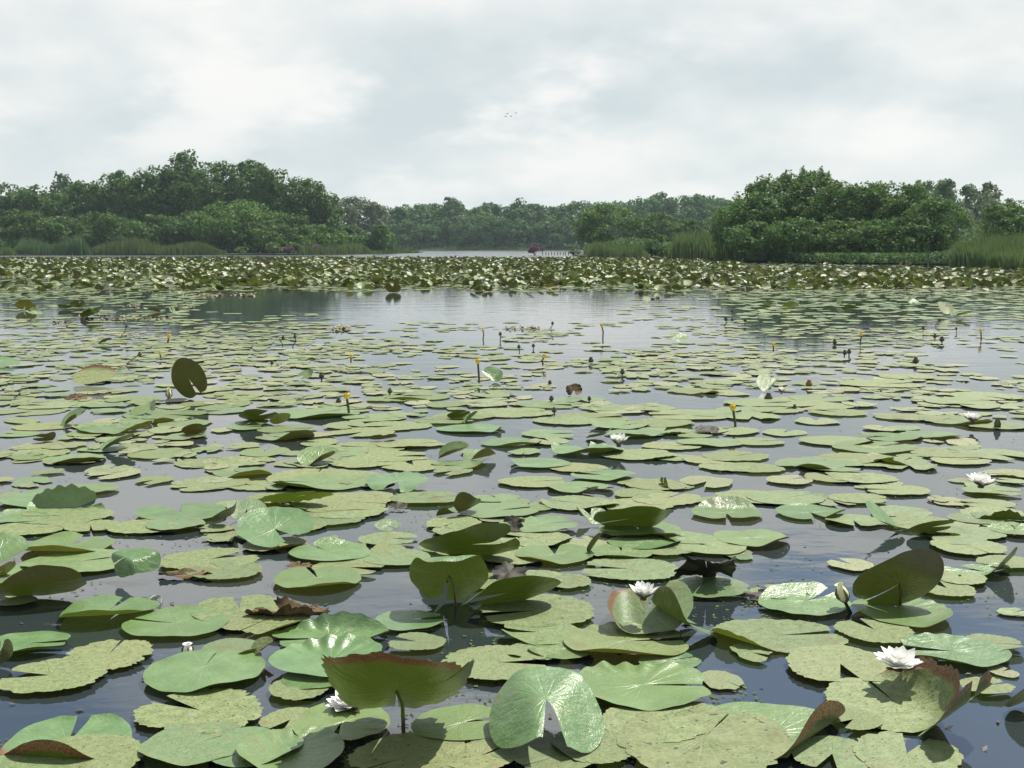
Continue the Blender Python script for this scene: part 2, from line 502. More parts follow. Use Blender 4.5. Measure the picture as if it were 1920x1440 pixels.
#PART2
# ------------------------------------------------------------------ trees and shore plants
def leaf_cloud(P, N, size, rng, stretch=1.0):
    """A kite-shaped leaf cluster at each point P facing roughly N. Returns verts, quads, per-vertex rnd."""
    n = len(P)
    N = N / (np.linalg.norm(N, axis=1, keepdims=True) + 1e-9)
    h = rng.normal(size=(n, 3))
    A = np.cross(N, h); A /= (np.linalg.norm(A, axis=1, keepdims=True) + 1e-9)
    B = np.cross(N, A)
    s = size * rng.uniform(0.6, 1.35, (n, 1))
    la, lb = s * 0.5 * stretch, s * rng.uniform(0.30, 0.46, (n, 1))
    bend = N * s * rng.uniform(-0.12, 0.12, (n, 1))
    V = np.stack([P + A * la, P + B * lb + bend, P - A * la, P - B * lb + bend], 1).reshape(-1, 3)
    Q = np.arange(4 * n).reshape(n, 4)
    r = np.repeat(rng.random(n) ** 1.6, 4)
    return V, Q, r


def crown_mesh(name, w, h, z0, size, count, mat, seed, lobes=16, shape='round', ry=None):
    rng = np.random.default_rng(seed)
    rx = w / 2
    ry = ry or rx * 0.85
    cz, rz = (z0 + h) / 2, (h - z0) / 2
    C, RR = [], []
    for i in range(lobes):
        for _ in range(30):
            p = rng.uniform(-1, 1, 3)
            if np.linalg.norm(p) < 1: break
        if shape == 'spire': p[:2] *= 0.25 + 0.75 * (1 - (p[2] + 1) / 2)
        p *= 0.76
        r = rng.uniform(0.27, 0.43) * (0.75 if p[2] > 0.35 else 1.0)
        C.append([p[0] * rx, p[1] * ry, cz + p[2] * rz]); RR.append(r)
    # a rim of small lobes breaks the outline
    for i in range(lobes * 2):
        a, e = rng.uniform(0, 2 * math.pi), rng.uniform(-0.5, 1.45)
        q = np.array([math.cos(a) * math.cos(e), math.sin(a) * math.cos(e), math.sin(e)])
        if shape == 'spire': q[:2] *= 0.3 + 0.7 * (1 - (q[2] + 1) / 2)
        q *= rng.uniform(0.76, 0.88)
        C.append([q[0] * rx, q[1] * ry, cz + q[2] * rz]); RR.append(rng.uniform(0.10, 0.20))
    C, RR = np.array(C), np.array(RR)
    # leafy boughs: small lobes on the outside of the big ones
    nb = lobes * 4
    k0 = rng.integers(0, lobes, nb)
    d0 = rng.normal(size=(nb, 3)); d0[:, 2] += 0.2; d0 /= np.linalg.norm(d0, axis=1, keepdims=True)
    S0 = np.stack([RR[k0] * rx, RR[k0] * ry, RR[k0] * rz], 1)
    C = np.concatenate([C, C[k0] + d0 * S0 * 0.92]); RR = np.concatenate([RR, rng.uniform(0.08, 0.15, nb)])
    wgt = RR ** 2; wgt[-nb:] *= 2.6; wgt /= wgt.sum()
    k = rng.choice(len(C), count, p=wgt)
    d = rng.normal(size=(count, 3)); d[:, 2] += 0.25
    d /= np.linalg.norm(d, axis=1, keepdims=True)
    sc = np.stack([RR[k] * rx, RR[k] * max(ry, 0.01), RR[k] * rz], 1)
    rad = np.where(rng.random((count, 1)) < 0.22, rng.uniform(0.2, 0.75, (count, 1)), rng.uniform(0.75, 1.06, (count, 1)))
    P = C[k] + d * sc * rad
    P[:, 2] = np.maximum(P[:, 2], 0.15)
    N = d + rng.normal(size=(count, 3)) * 0.6 + np.array([0, 0, 0.4])
    V, Q, r = leaf_cloud(P, N, size, rng)
    me = np_mesh(name, V, Q, None, mat, attrs={'rnd': r}, smooth=False)
    return me, C, RR


def tree(name, px, top, wpx, Y, label, cat='tree', mat=None, group=None, low=0.12, shape='round', dens=1.0, lobes=16, seed=0, lean=0.0, base_z=None, size_k=1.0, trunk_only_low=False):
    p = at(px, top, Y)
    zb = LAND_Z - 0.05 if base_z is None else base_z
    H = p[2] - zb
    w = wpx / FPX * Y * 1.16
    root = empty(name, (p[0], Y, zb))
    tag(root, label, cat, group)
    hpx = H * FPX / Y
    size = max(0.10, Y * 0.0026) * size_k
    cnt = int(min(20000, dens * 0.55 * wpx * hpx))
    me, C, RR = crown_mesh('crown', w, H, H * low, size, cnt, mat or M_TREE, seed * 77 + int(px), lobes, shape)
    link('crown', me, root)
    t = MB()
    r0 = max(0.05, 0.022 * H)
    bendx = random.uniform(-.3, .3) * w * 0.1 + lean
    t.tube([(0, 0, -0.2), (bendx * .3, 0, H * .2), (bendx * .7, 0.05, H * .45), (bendx, 0, H * .78)], [r0 * 1.25, r0 * .95, r0 * .7, r0 * .2], 7)
    for i in range(5):
        c = C[i * 3 % len(C)]
        z = H * random.uniform(.16, .45)
        t.tube([(bendx * .5, 0, z), ((bendx * .5 + c[0]) * .55, c[1] * .5, (z + c[2]) * .52), (c[0], c[1], c[2])], [r0 * .5, r0 * .33, r0 * .1], 5)
    t.build('trunk', M_BARK, root)
    return root


def build_trees():
    G1, G2, G3 = 'trees of the wooded bank', 'trees of the far shore', 'willows by the lily bed'
    k = 0
    # the wooded rise: x, top, width, distance, label
    rise = [
        (14, 338, 100, 128, 'dark broadleaf tree at the outer end of the wooded rise, cut off by the frame', M_TREE),
        (72, 345, 96, 126, 'dark low-topped tree between the frame edge and the lone far crown', M_TREE),
        (114, 320, 42, 165, 'small rounded tree rising alone above the dip in the wooded skyline', M_TREE_FAR),
        (160, 339, 104, 124, 'broad dark tree just beyond the dip beside the lone far crown', M_TREE),
        (212, 321, 104, 124, 'broadleaf tree with a flat bumpy top, lower shoulder of the wooded rise', M_TREE),
        (258, 321, 100, 122, 'broadleaf tree between the flat-topped tree and the upper slope of the rise', M_TREE),
        (302, 304, 110, 122, 'tall broadleaf tree on the upper slope, next to the highest crown', M_TREE),
        (350, 281, 112, 124, 'highest tree of the wooded rise with a loose open top', M_TREE),
        (408, 300, 110, 121, 'dense tree just past the highest crown of the rise', M_TREE),
        (462, 297, 118, 120, 'tall dense tree with a pointed tuft, second summit of the rise', M_TREE),
        (520, 313, 112, 119, 'dense dark tree where the rise starts down towards the gap', M_TREE),
        (572, 331, 104, 118, 'dark tree on the descending shoulder of the rise', M_TREE),
        (606, 362, 66, 119, 'dark tree ending the wooded rise above the pale silvery tree', M_TREE),
    ]
    for x, top, w, Y, lab, m in rise:
        k += 1
        tree('broadleaf_tree', x, top, w * 1.12, Y, lab, 'tree', m, G1, seed=k, low=.05)
    front = [
        (45, 388, 100, 113, 'lighter round tree in front of the dark wood near the frame edge', M_TREE, .85),
        (110, 402, 90, 114, 'dark rounded tree above the blue-green reed patch', M_TREE, .8),
        (190, 396, 110, 114, 'dark spreading tree behind the dry reeds', M_TREE, .8),
        (285, 400, 120, 113, 'dark wide tree in deep shade behind the long reed fringe', M_TREE, .8),
        (365, 392, 96, 112, 'dark shaded tree behind the end of the long reed fringe', M_TREE, .8),
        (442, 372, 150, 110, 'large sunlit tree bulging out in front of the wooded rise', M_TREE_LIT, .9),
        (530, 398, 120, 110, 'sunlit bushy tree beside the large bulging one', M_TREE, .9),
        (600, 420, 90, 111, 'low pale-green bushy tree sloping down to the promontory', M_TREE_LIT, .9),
        (650, 418, 70, 122, 'greyish bushy tree in front of the pale silvery crown', M_TREE_FAR, .9),
    ]
    for x, top, w, Y, lab, m, d in front:
        k += 1
        tree('bushy_tree', x, top, w * 1.1, Y, lab, 'tree', m, G1, seed=k, low=.02, dens=d)
    k += 1; tree('silver_tree', 672, 365, 104, 168, 'pale silvery round-topped tree standing beyond the end of the wooded rise', 'tree', M_SILVER, seed=k, low=.1)
    k += 1; tree('small_tree', 714, 418, 62, 116, 'small pointed green tree standing alone near the tip of the promontory', 'tree', M_TREE_LIT, seed=k, low=.06, shape='spire', lobes=12)
    far = [(738, 384), (772, 379), (808, 380), (846, 369), (884, 386), (922, 380), (972, 371), (1008, 380), (1046, 387), (1088, 377), (1132, 374), (1176, 373), (1204, 370), (1240, 358), (1280, 362), (1318, 364), (1352, 368), (1392, 370)]
    ords = ['first', 'second', 'third', 'fourth', 'fifth', 'sixth', 'seventh', 'eighth', 'ninth', 'tenth', 'eleventh', 'twelfth', 'thirteenth', 'fourteenth', 'fifteenth', 'sixteenth', 'seventeenth', 'eighteenth']
    for i, (x, top) in enumerate(far):
        k += 1
        look = 'spiky-topped dark tree' if i in (3, 6) else ('tall tufted dark tree' if i == 13 else 'dark broadleaf tree')
        tree('treeline_tree', x, top, random.uniform(84, 110), 214 + (i % 3) * 5, f'{look} of the far shore, {ords[i]} counting from the silvery tree', 'tree', M_TREE_FAR, G2, seed=k, low=.04, shape='spire' if i in (3, 6) else 'round', dens=1.15)
    mids = [(760, 412, 60), (835, 410, 70), (905, 402, 74), (955, 408, 70), (1040, 410, 76)]
    for i, (x, top, w) in enumerate(mids):
        k += 1
        tree('bushy_tree', x, top, w * 1.2, 209, f'rounded lower tree at the far water edge, {ords[i]} counting from the promontory', 'tree', M_TREE_FAR, G2, seed=k, low=.02, dens=1.1)
    k += 1; tree('poplar_sapling', 918, 438, 18, 206, 'slim yellow-green sapling at the far water edge', 'tree', M_TREE_LIT, seed=k, low=.05, shape='spire', lobes=8)
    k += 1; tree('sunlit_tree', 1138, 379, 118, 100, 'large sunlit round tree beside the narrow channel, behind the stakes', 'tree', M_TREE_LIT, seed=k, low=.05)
    k += 1; tree('bushy_tree', 1232, 398, 96, 102, 'dull olive bushy tree next to the large sunlit one by the channel', 'tree', M_TREE, seed=k, low=.02)
    k += 1; tree('bushy_tree', 1300, 410, 90, 90, 'dark bushy tree behind the bright reeds near the willows', 'tree', M_TREE_FAR, seed=k, low=.02)
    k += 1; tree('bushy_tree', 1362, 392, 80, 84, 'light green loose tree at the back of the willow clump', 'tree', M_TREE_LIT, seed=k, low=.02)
    wil = [
        (1412, 357, 110, 57, 'dark willow at the channel end of the willow clump', M_WILLOW, 'round'),
        (1452, 324, 104, 58, 'tall willow next to the spiky double top', M_WILLOW, 'round'),
        (1494, 316, 92, 59, 'tallest willow of the clump with spiky shoots on top', M_WILLOW, 'spire'),
        (1528, 319, 100, 58, 'willow with a single spiky shoot beside the tallest one', M_WILLOW, 'spire'),
        (1574, 336, 104, 56, 'willow in the middle dip of the clump', M_WILLOW, 'round'),
        (1620, 338, 100, 55, 'round-topped willow past the middle dip of the clump', M_WILLOW, 'round'),
        (1664, 336, 104, 54, 'bright-topped willow on the second height of the clump', M_WILLOW, 'round'),
        (1708, 342, 100, 53, 'bright willow between the second height and the outer flank', M_WILLOW, 'round'),
        (1752, 370, 104, 51.5, 'sunlit low willow forming the outer flank above the grassy bank', M_WILLOW, 'round'),
    ]
    for x, top, w, Y, lab, m, sh in wil:
        k += 1
        r = tree('willow_tree', x, top, w * 1.25, Y, lab, 'tree', m, G3, seed=k, low=.02, shape='round', dens=1.0, lobes=20)
    frontw = [(1420, 415, 110, 54.0, 'shaded low willow bush at the channel end'), (1500, 405, 120, 53.2, 'dark leafy willow bush below the spiky top'),
              (1590, 410, 130, 52.2, 'dark willow bush hanging over the water under the middle dip'), (1680, 405, 120, 51.2, 'willow bush below the second height')]
    for x, top, w, Y, lab in frontw:
        k += 1
        tree('willow_bush', x, top, w * 1.1, Y, lab, 'bush', M_WILLOW, 'willow bushes by the lily bed', seed=k, low=.0, lobes=18)
    # spiky shoots of the tall willows
    back = [(1726, 335, 62, 118, 'dark open-crowned tree behind the willows, beside their bright flank'), (1765, 334, 72, 120, 'dark tall tree with layered branches behind the willow flank'),
            (1812, 345, 66, 122, 'dark tree with layered branches next to the grey-green one'), (1858, 340, 40, 124, 'slim dark tree top peeping over the grey-green tree')]
    for x, top, w, Y, lab in back:
        k += 1
        tree('open_crowned_tree', x, top, w * 1.2, Y, lab, 'tree', M_TREE_FAR, 'open crowned trees behind the willows', seed=k, low=.15, dens=.75, lobes=14)
    k += 1; tree('grey_willow', 1850, 358, 104, 108, 'grey-green soft rounded tree behind the grassy bank', 'tree', M_SILVER, seed=k, low=.02)
    k += 1; tree('bushy_tree', 1925, 376, 150, 60, 'olive bush at the frame edge above the grassy bank', 'bush', M_TREE_LIT, seed=k, low=.02)


build_trees()


def shoots():
    """The thin leader shoots that stick out of the tallest willow are part of its crown."""
    for o in list(SC.objects):
        if o.get('label', '').startswith(('tallest willow', 'willow with a single')):
            H = [c for c in o.children if c.name.startswith('crown')][0]
            V = [v.co for v in H.data.vertices]
            top = max(v[2] for v in V)
            rng = np.random.default_rng(5)
            P, N = [], []
            for s in range(5):
                x0, y0 = rng.uniform(-.7, .7), rng.uniform(-.4, .4)
                L = rng.uniform(.4, 1.0)
                for j in range(80):
                    t = rng.random()
                    P.append([x0 + rng.normal() * .11 * (1 - t * .85), y0 + rng.normal() * .1 * (1 - t * .8), top - .5 + t * L])
                    N.append(rng.normal(size=3))
            V2, Q2, r2 = leaf_cloud(np.array(P), np.array(N), .075, rng)
            me = np_mesh('shoot_foliage', V2, Q2, None, M_WILLOW, attrs={'rnd': r2}, smooth=False)
            link('shoot_foliage', me, o)


shoots()


def strip_px(pts, n, rng):
    """n random positions along the polyline of (px, distance) knots."""
    t = rng.random(n) * (len(pts) - 1)
    i = np.minimum(t.astype(int), len(pts) - 2); f = t - i
    p = np.array(pts, float)
    return p[i] * (1 - f)[:, None] + p[i + 1] * f[:, None]


def reeds(name, label, knots, depth, top_px, n, mat, lean=0.25, w=0.05, cat='reeds', kind='stuff', zb=None, seed=1):
    """A stand of upright blades; knots: (px, distance) along its foot, top_px: photo row of its mean top at its first knot's distance."""
    rng = np.random.default_rng(seed)
    q = strip_px(knots, n, rng)
    Y = q[:, 1] + rng.uniform(0, depth, n)
    X = (q[:, 0] - 960) / FPX * (Y * CP)
    tops = np.array([at(960, top_px, y)[2] for y in q[:, 1]])
    z0 = LAND_Z * .5 if zb is None else zb
    H = (tops - z0) * rng.uniform(0.42, 1.14, n)
    # clumpy height
    H *= 0.86 + 0.34 * np.sin(X * 0.9 + 1.3) * np.sin(X * 0.37 + Y * .2)
    tt = np.clip((q[:, 0] - knots[0][0]) / (knots[-1][0] - knots[0][0]), 0, 1)
    H *= np.minimum(1.0, .35 + 5.0 * np.minimum(tt, 1 - tt))
    a = rng.uniform(0, 2 * math.pi, n)
    L = rng.uniform(0.0, lean, n) * H
    dx, dy = np.cos(a) * L, np.sin(a) * L
    f = rng.uniform(-1.2, 1.2, n)
    W = w * rng.uniform(.6, 1.4, n)
    ux, uy = np.cos(f) * W, np.sin(f) * W
    z = np.full(n, z0)
    b0 = np.stack([X - ux, Y - uy, z - .2], 1); b1 = np.stack([X + ux, Y + uy, z - .2], 1)
    m0 = np.stack([X - ux * .9 + dx * .35, Y - uy * .9 + dy * .35, z + H * .62], 1); m1 = np.stack([X + ux * .9 + dx * .35, Y + uy * .9 + dy * .35, z + H * .62], 1)
    t0 = np.stack([X + dx, Y + dy, z + H], 1)
    V = np.stack([b0, b1, m1, m0, t0], 1).reshape(-1, 3)
    k = 5 * np.arange(n)[:, None]
    me = np_mesh(name, V, k + np.array([[0, 1, 2, 3]]), k + np.array([[3, 2, 4]]), mat, attrs={'rnd': np.repeat(rng.random(n), 5)}, smooth=False)
    tag(link(name, me), label, cat, kind=kind)


def mass(name, label, knots, depth, top_px, n, size, mat, seed, cat='undergrowth'):
    rng = np.random.default_rng(seed)
    q = strip_px(knots, n, rng)
    Y = q[:, 1] + rng.uniform(0, depth, n)
    X = (q[:, 0] - 960) / FPX * Y * CP
    tops = np.array([at(960, top_px, y)[2] for y in q[:, 1]])
    tops = tops * (0.72 + 0.3 * np.sin(X * .55) * np.sin(X * .21 + 2) + .12 * np.sin(X * 1.7))
    Z = .1 + np.maximum(tops, .4) * rng.random(n) ** .8
    N = rng.normal(size=(n, 3)) * .7 + np.array([0, -.35, .6])
    V, Q, r = leaf_cloud(np.stack([X, Y, Z], 1), N, size, rng)
    tag(link(name, np_mesh(name, V, Q, None, mat, attrs={'rnd': r}, smooth=False)), label, cat, kind='stuff')


def shrub(name, px, base_px, top, wpx, Y, label, mat, seed, cat='shrub', group=None, stem=True, size=None):
    p = at(px, top, Y)
    zb = .1
    H = max(.3, p[2] - zb); w = wpx / FPX * Y
    root = empty(name, (p[0], Y, zb)); tag(root, label, cat, group)
    me, C, RR = crown_mesh('foliage', w, H, 0.0, size or max(.07, Y * .0022), int(min(4500, 0.40 * wpx * H * FPX / Y + 150)), mat, seed, 12)
    link('foliage', me, root)
    t = MB()
    for i in range(6):
        c = C[i]
        t.tube([(0, 0, -.25), (c[0] * .5, c[1] * .5, H * .35), (c[0] * .9, c[1] * .9, c[2])], [.03, .02, .008], 5)
    t.build('stems', M_BARK, root)
    return root


def build_shore():
    und = 'dark undergrowth filling the foot of the wooded bank'
    mass('undergrowth', und, [(-120, 114), (200, 114), (420, 113), (640, 114), (740, 118)], 6, 436, 15000, .40, M_TREE_FAR, 21)
    mass('undergrowth', 'dark shaded thicket between the front bushes and the tall trees of the rise', [(-120, 120), (200, 120), (420, 118), (620, 117)], 3, 405, 12000, .42, M_TREE_FAR, 28)
    mass('undergrowth', 'low green scrub along the far water edge', [(735, 205), (860, 207), (1000, 206), (1085, 204)], 5, 455, 3600, .5, M_TREE_FAR, 22)
    mass('undergrowth', 'dark undergrowth behind the far shore trees', [(700, 216), (1000, 216), (1420, 216)], 5, 405, 14000, .75, M_TREE_FAR, 23)
    mass('undergrowth', 'mixed scrub on the bank between the channel and the willows', [(1095, 84), (1210, 74), (1300, 69), (1400, 62)], 5, 448, 6500, .2, M_TREE, 24)
    mass('undergrowth', 'dark overhanging foliage along the foot of the willows', [(1378, 55.8), (1500, 51.2), (1640, 47.8), (1790, 44.6)], 3.5, 474, 9000, .15, M_TREE_FAR, 25)
    mass('undergrowth', 'green scrub behind the grassy bank beyond the willows', [(1740, 96), (1840, 94), (1960, 92)], 6, 425, 5200, .28, M_TREE, 26)
    mass('undergrowth', 'shaded thicket behind the willows', [(1390, 66), (1560, 64), (1780, 62)], 4, 400, 9000, .2, M_TREE_FAR, 27)
    reeds('reed_bed', 'blue-green reeds in front of the dark wood near the frame edge', [(25, 96.5), (100, 96.5), (172, 97.5)], 6, 446, 4600, M_BLUEREED, w=.045, seed=31)
    reeds('reed_bed', 'low pale reeds at the water beside the frame edge', [(-60, 95.2), (30, 95.2)], 4, 460, 1300, M_REED, w=.045, seed=32)
    reeds('reed_bed', 'long dry brownish reed fringe below the darkest part of the wood', [(165, 97.8), (300, 97), (425, 101.5)], 5.5, 450, 6200, M_DRYREED, w=.04, seed=33)
    reeds('reed_bed', 'yellowish reeds near the tip of the promontory', [(560, 100.5), (640, 104), (700, 111)], 4, 452, 2600, M_DRYREED, w=.045, seed=34)
    reeds('reed_bed', 'short brown reeds on the tip of the promontory', [(690, 110.5), (740, 118), (786, 128)], 3, 464, 1500, M_DRYREED, w=.045, seed=35)
    reeds('reed_bed', 'pale reeds along the far water edge beyond the channel', [(790, 203), (900, 205), (1000, 204)], 3, 461, 1700, M_REED, w=.09, seed=36)
    reeds('reed_bed', 'fresh green reeds at the mouth of the channel', [(1100, 80.5), (1150, 75.8), (1215, 68.2)], 5, 447, 3000, M_REED, w=.035, seed=37)
    reeds('reed_bed', 'bright green arching reeds beside the willows', [(1255, 65.3), (1310, 62), (1368, 58)], 5, 443, 3300, M_REED, w=.032, seed=38)
    reeds('reed_bed', 'brown flowering reeds between the bright reeds and the willows', [(1340, 59.5), (1385, 56.6)], 3, 452, 900, M_DRYREED, w=.03, seed=39)
    reeds('reed_bed', 'tall lush green reeds on the bank beyond the willow flank', [(1780, 44.6), (1850, 41.3), (1940, 36.8)], 4.0, 448, 6800, M_REED, lean=.4, w=.022, seed=40)
    reeds('reed_bed', 'tallest reeds at the back of the grassy bank by the frame edge', [(1815, 47), (1880, 45), (1960, 43)], 6, 420, 6500, M_REED, lean=.35, w=.024, seed=41)
    reeds('reed_bed', 'short reeds standing in the water at the foot of the willow flank', [(1745, 47.5), (1800, 46.5)], 1, 478, 500, M_REED, lean=.35, w=.02, seed=42)
    shrub('loosestrife_clump', 1003, 478, 456, 30, 96, 'round purple loosestrife clump growing at the end of the row of stakes', M_PURPLE, 51, 'flower clump')
    shrub('loosestrife_clump', 588, 474, 457, 34, 103, 'faded purple loosestrife on the bank below the sunlit trees', M_PURPLE, 52, 'flower clump')
    shrub('loosestrife_clump', 540, 474, 461, 26, 102, 'dull purple-brown flower clump beside the round green sedge', M_PURPLE, 53, 'flower clump')
    shrub('sedge_clump', 512, 476, 454, 34, 100, 'round blue-green sedge clump at the water edge', M_REED, 54)
    shrub('low_bush', 452, 476, 462, 30, 102, 'small bright bush at the water edge near the end of the long reed fringe', M_TREE_LIT, 55)
    shrub('low_bush', 500, 440, 424, 60, 105, 'rounded bright bush above the sedge clump', M_TREE_LIT, 56)
    shrub('low_bush', 560, 470, 440, 60, 104, 'yellow-green bush between the two purple clumps', M_TREE_LIT, 57)
    shrub('low_bush', 1076, 478, 466, 22, 92, 'pale grey-green bush at the land end of the row of stakes', M_SILVER, 58)
    shrub('low_bush', 1240, 480, 440, 70, 74, 'brownish-green bush between the two reed patches', M_TREE, 59)
    shrub('yellow_herb', 1716, 498, 478, 10, 47.5, 'thin yellowish herb standing in the water below the willows', M_REED, 60, 'plant')
    # the row of stakes
    for i in range(11):
        x = 1018 + i * 5.4 + random.uniform(-.8, .8)
        g = ground(x, 478.6)
        mb = MB()
        h = random.uniform(.22, .36); t = random.uniform(-.05, .05)
        mb.tube([(0, 0, -.5), (t * .5, 0, h * .5), (t, .02, h)], [.036, .034, .03], 7)
        o = mb.build('wooden_stake', M_OLD_WOOD, None, loc=(g[0], g[1], 0))
        tag(o, 'grey wooden stake in the short row beside the purple loosestrife', 'stake', 'stakes in the row by the channel')
    mb = MB(); g = ground(1729, 499)
    mb.tube([(0, 0, -.4), (.02, 0, .5), (0, .02, .98)], [.035, .03, .024], 7)
    tag(mb.build('wooden_stake', M_OLD_WOOD, None, loc=(g[0], g[1] - .6, 0)), 'single pale post standing in the water at the foot of the willow flank', 'stake')
    # four birds
    labs = ['tiny bird in the sky, lowest and foremost of the four', 'tiny bird just above the lowest of the four flying birds', 'tiny bird in the middle of the flying four, below its neighbours', 'tiny bird flying apart from the other three, highest of the four']
    for (x, y), lab in zip([(948, 218.5), (951, 213.5), (958, 218), (967, 212)], labs):
        p = at(x, y, 92.0)
        mb = MB()
        mb.lathe([(.002, -.08), (.018, -.05), (.026, 0), (.02, .05), (.008, .085), (.001, .10)], 8, axis=(1, .2, .05))
        for s in (1, -1):
            b = len(mb.v)
            mb.v += [np.array(q) for q in [(-.02, s * .015, .01), (.045, s * .015, .012), (.03, s * .09, .05), (-.015, s * .085, .05), (-.02, s * .17, .035)]]
            mb.q.append((b, b + 1, b + 2, b + 3)); mb.t.append((b + 3, b + 2, b + 4))
        tag(mb.build('flying_bird', M_BIRD, None, loc=p), lab, 'bird', 'birds in the sky')


build_shore()

#PART3
# ------------------------------------------------------------------ lily leaves
def leaf_grid(na, nr, notch, opening, rng, ragged=0.0, wob=1.0):
    """Unit round leaf with a slit at direction NOTCH (rad). Returns rest xy, rho, quads, tris."""
    half = opening / 2
    ph = np.linspace(half, 2 * math.pi - half, na + 1)
    phi = notch + ph
    dn = np.minimum(ph - half, 2 * math.pi - half - ph)
    Rr = 1 - 0.13 * np.exp(-(dn / 0.20) ** 2)
    Rr *= 1 + 0.05 * np.cos(2 * (phi - notch)) + wob * (0.018 * np.sin(3 * phi + rng.uniform(0, 6)) + 0.014 * np.sin(5 * phi + rng.uniform(0, 6)))
    if ragged:
        nz = np.zeros(na + 1)
        for f, a in ((7, .5), (13, .5), (23, .5), (37, .4)):
            nz += a * np.sin(f * phi + rng.uniform(0, 6))
        nz += rng.normal(size=na + 1) * 0.35
        Rr *= 1 - ragged * np.abs(nz)
        for _ in range(3):
            c = rng.uniform(0.6, 5.6); Rr *= 1 - 2.2 * ragged * rng.random() * np.exp(-((ph - c) / 0.10) ** 2)
    rho = np.linspace(0, 1, nr + 1)[1:] ** 0.85
    xy = np.stack([np.cos(phi), np.sin(phi)], 1)
    P = (rho[:, None, None] * Rr[None, :, None] * xy[None]).reshape(-1, 2)
    P = np.concatenate([[[0.0, 0.0]], P])
    RHO = np.concatenate([[0.0], np.repeat(rho, na + 1)])
    PHI = np.concatenate([[0.0], np.tile(phi, nr)])
    T = [(0, 1 + i, 2 + i) for i in range(na)]
    Q = []
    for j in range(nr - 1):
        a = 1 + j * (na + 1); b = a + na + 1
        for i in range(na):
            Q.append((a + i, b + i, b + i + 1, a + i + 1))
    return P, RHO, PHI, np.array(Q).reshape(-1, 4), np.array(T)


def deform(P, RHO, PHI, bends=(), cup=0.0, wave=0.02, wn=3, wp=0.0, crk=None):
    """bends: (direction deg, offset, angle deg, bend radius): the leaf rolls up past the chord."""
    n = len(P)
    V = np.zeros((n, 3)); V[:, :2] = P
    D = np.zeros((n, 3))
    for b in bends:
        a, d, ang = R(b[0]), b[1], R(abs(b[2])); rr = b[3] if len(b) > 3 else 0.35
        sg = 1 if b[2] > 0 else -1
        dx, dy = math.cos(a), math.sin(a)
        u = P[:, 0] * dx + P[:, 1] * dy
        s = np.maximum(u - d, 0)
        th = np.minimum(s / rr, ang); rest = np.maximum(s - rr * ang, 0)
        al = rr * np.sin(th) + rest * math.cos(ang)
        dz = rr * (1 - np.cos(th)) + rest * math.sin(ang)
        D[:, 0] += (al - s) * dx; D[:, 1] += (al - s) * dy; D[:, 2] += sg * dz
    V += D
    V[:, 2] += cup * RHO ** 2
    V[:, 2] += wave * RHO ** 3 * np.sin(wn * PHI + wp)
    V[:, 2] += wave * 0.35 * RHO ** 4 * np.sin((wn * 2 + 3) * PHI + wp * 2)
    if crk:
        a, amp = R(crk[0]), crk[1] * .8
        win = np.clip(np.cos(PHI - a), 0, 1) ** 2
        V[:, 2] += amp * win * np.clip((RHO - .45) / .55, 0, 1) * np.sin(17 * PHI + 3 * RHO)
    return V


def tilt_mat(direction, ang):
    """Raise the side of the leaf that lies towards DIRECTION (deg) by ANG (rad)."""
    a = R(direction); ux, uy = -math.sin(a), math.cos(a)     # axis: +90 deg from the direction
    c, s = math.cos(-ang), math.sin(-ang)
    x, y, z = ux, uy, 0.0
    return np.array([[c + x * x * (1 - c), x * y * (1 - c) - z * s, x * z * (1 - c) + y * s],
                     [y * x * (1 - c) + z * s, c + y * y * (1 - c), y * z * (1 - c) - x * s],
                     [z * x * (1 - c) - y * s, z * y * (1 - c) + x * s, c + z * z * (1 - c)]])


STY = {'f': 0.0, 's': 1.0, 'y': 0.45, 'd': 1.0, 'm': 0.7}
PADS = []          # every individual leaf, for the labels
LANDMARKS = []     # (x, y world, phrase)


def leaf_arrays(st, wpx, rng, notch=None, opening=None, bends=(), cup=None, wave=None, crk=None, wd=None):
    na, nr = (96, 11) if wpx > 150 else (64, 8) if wpx > 80 else (36, 6)
    if notch is None: notch = rng.uniform(0, 360)
    if opening is None: opening = rng.choice([2.5, 6, 12, 20, 30])
    rag = 0.07 if 'r' in st else (0.042 if st[0] == 's' else 0.012 if st[0] == 'm' else 0.004)
    if st[0] == 'd': rag = 0.11
    P, RHO, PHI, Q, T = leaf_grid(na, nr, R(notch), R(opening), rng, rag)
    if 'o' in st: P = P * np.array([1.12, 0.9])
    wv = wave if wave is not None else {'f': .022, 's': .008, 'y': .014, 'm': .011, 'd': .10}[st[0]]
    cp = cup if cup is not None else (rng.uniform(0.0, .035) if st[0] == 'f' else 0.004)
    V = deform(P, RHO, PHI, bends, cp, wv * rng.uniform(.6, 1.4), int(rng.integers(2, 5)), rng.uniform(0, 6), crk)
    if st[0] == 'd':
        q = sum(np.sin(f * P[:, 0] + g * P[:, 1] + rng.uniform(0, 6)) for f, g in rng.uniform(-9, 9, (5, 2)))
        V[:, 2] += 0.035 * np.abs(q) * (0.3 + RHO) + rng.normal(size=len(V)) * .012
    wear = .52 * np.clip((RHO - .93) / .07, 0, 1) * np.clip(.5 + .8 * np.sin(2 * PHI + rng.uniform(0, 6)) + .5 * np.sin(5 * PHI + rng.uniform(0, 6)), 0, 1)
    if 'w' in st:
        a = R(wd) if wd is not None else R(bends[0][0]) if len(bends) else rng.uniform(0, 6)
        wear = np.clip((RHO - .66) / .34, 0, 1) * (0.30 + .85 * np.clip(np.cos(PHI - a), 0, 1))
    return P, V, Q, T, wear


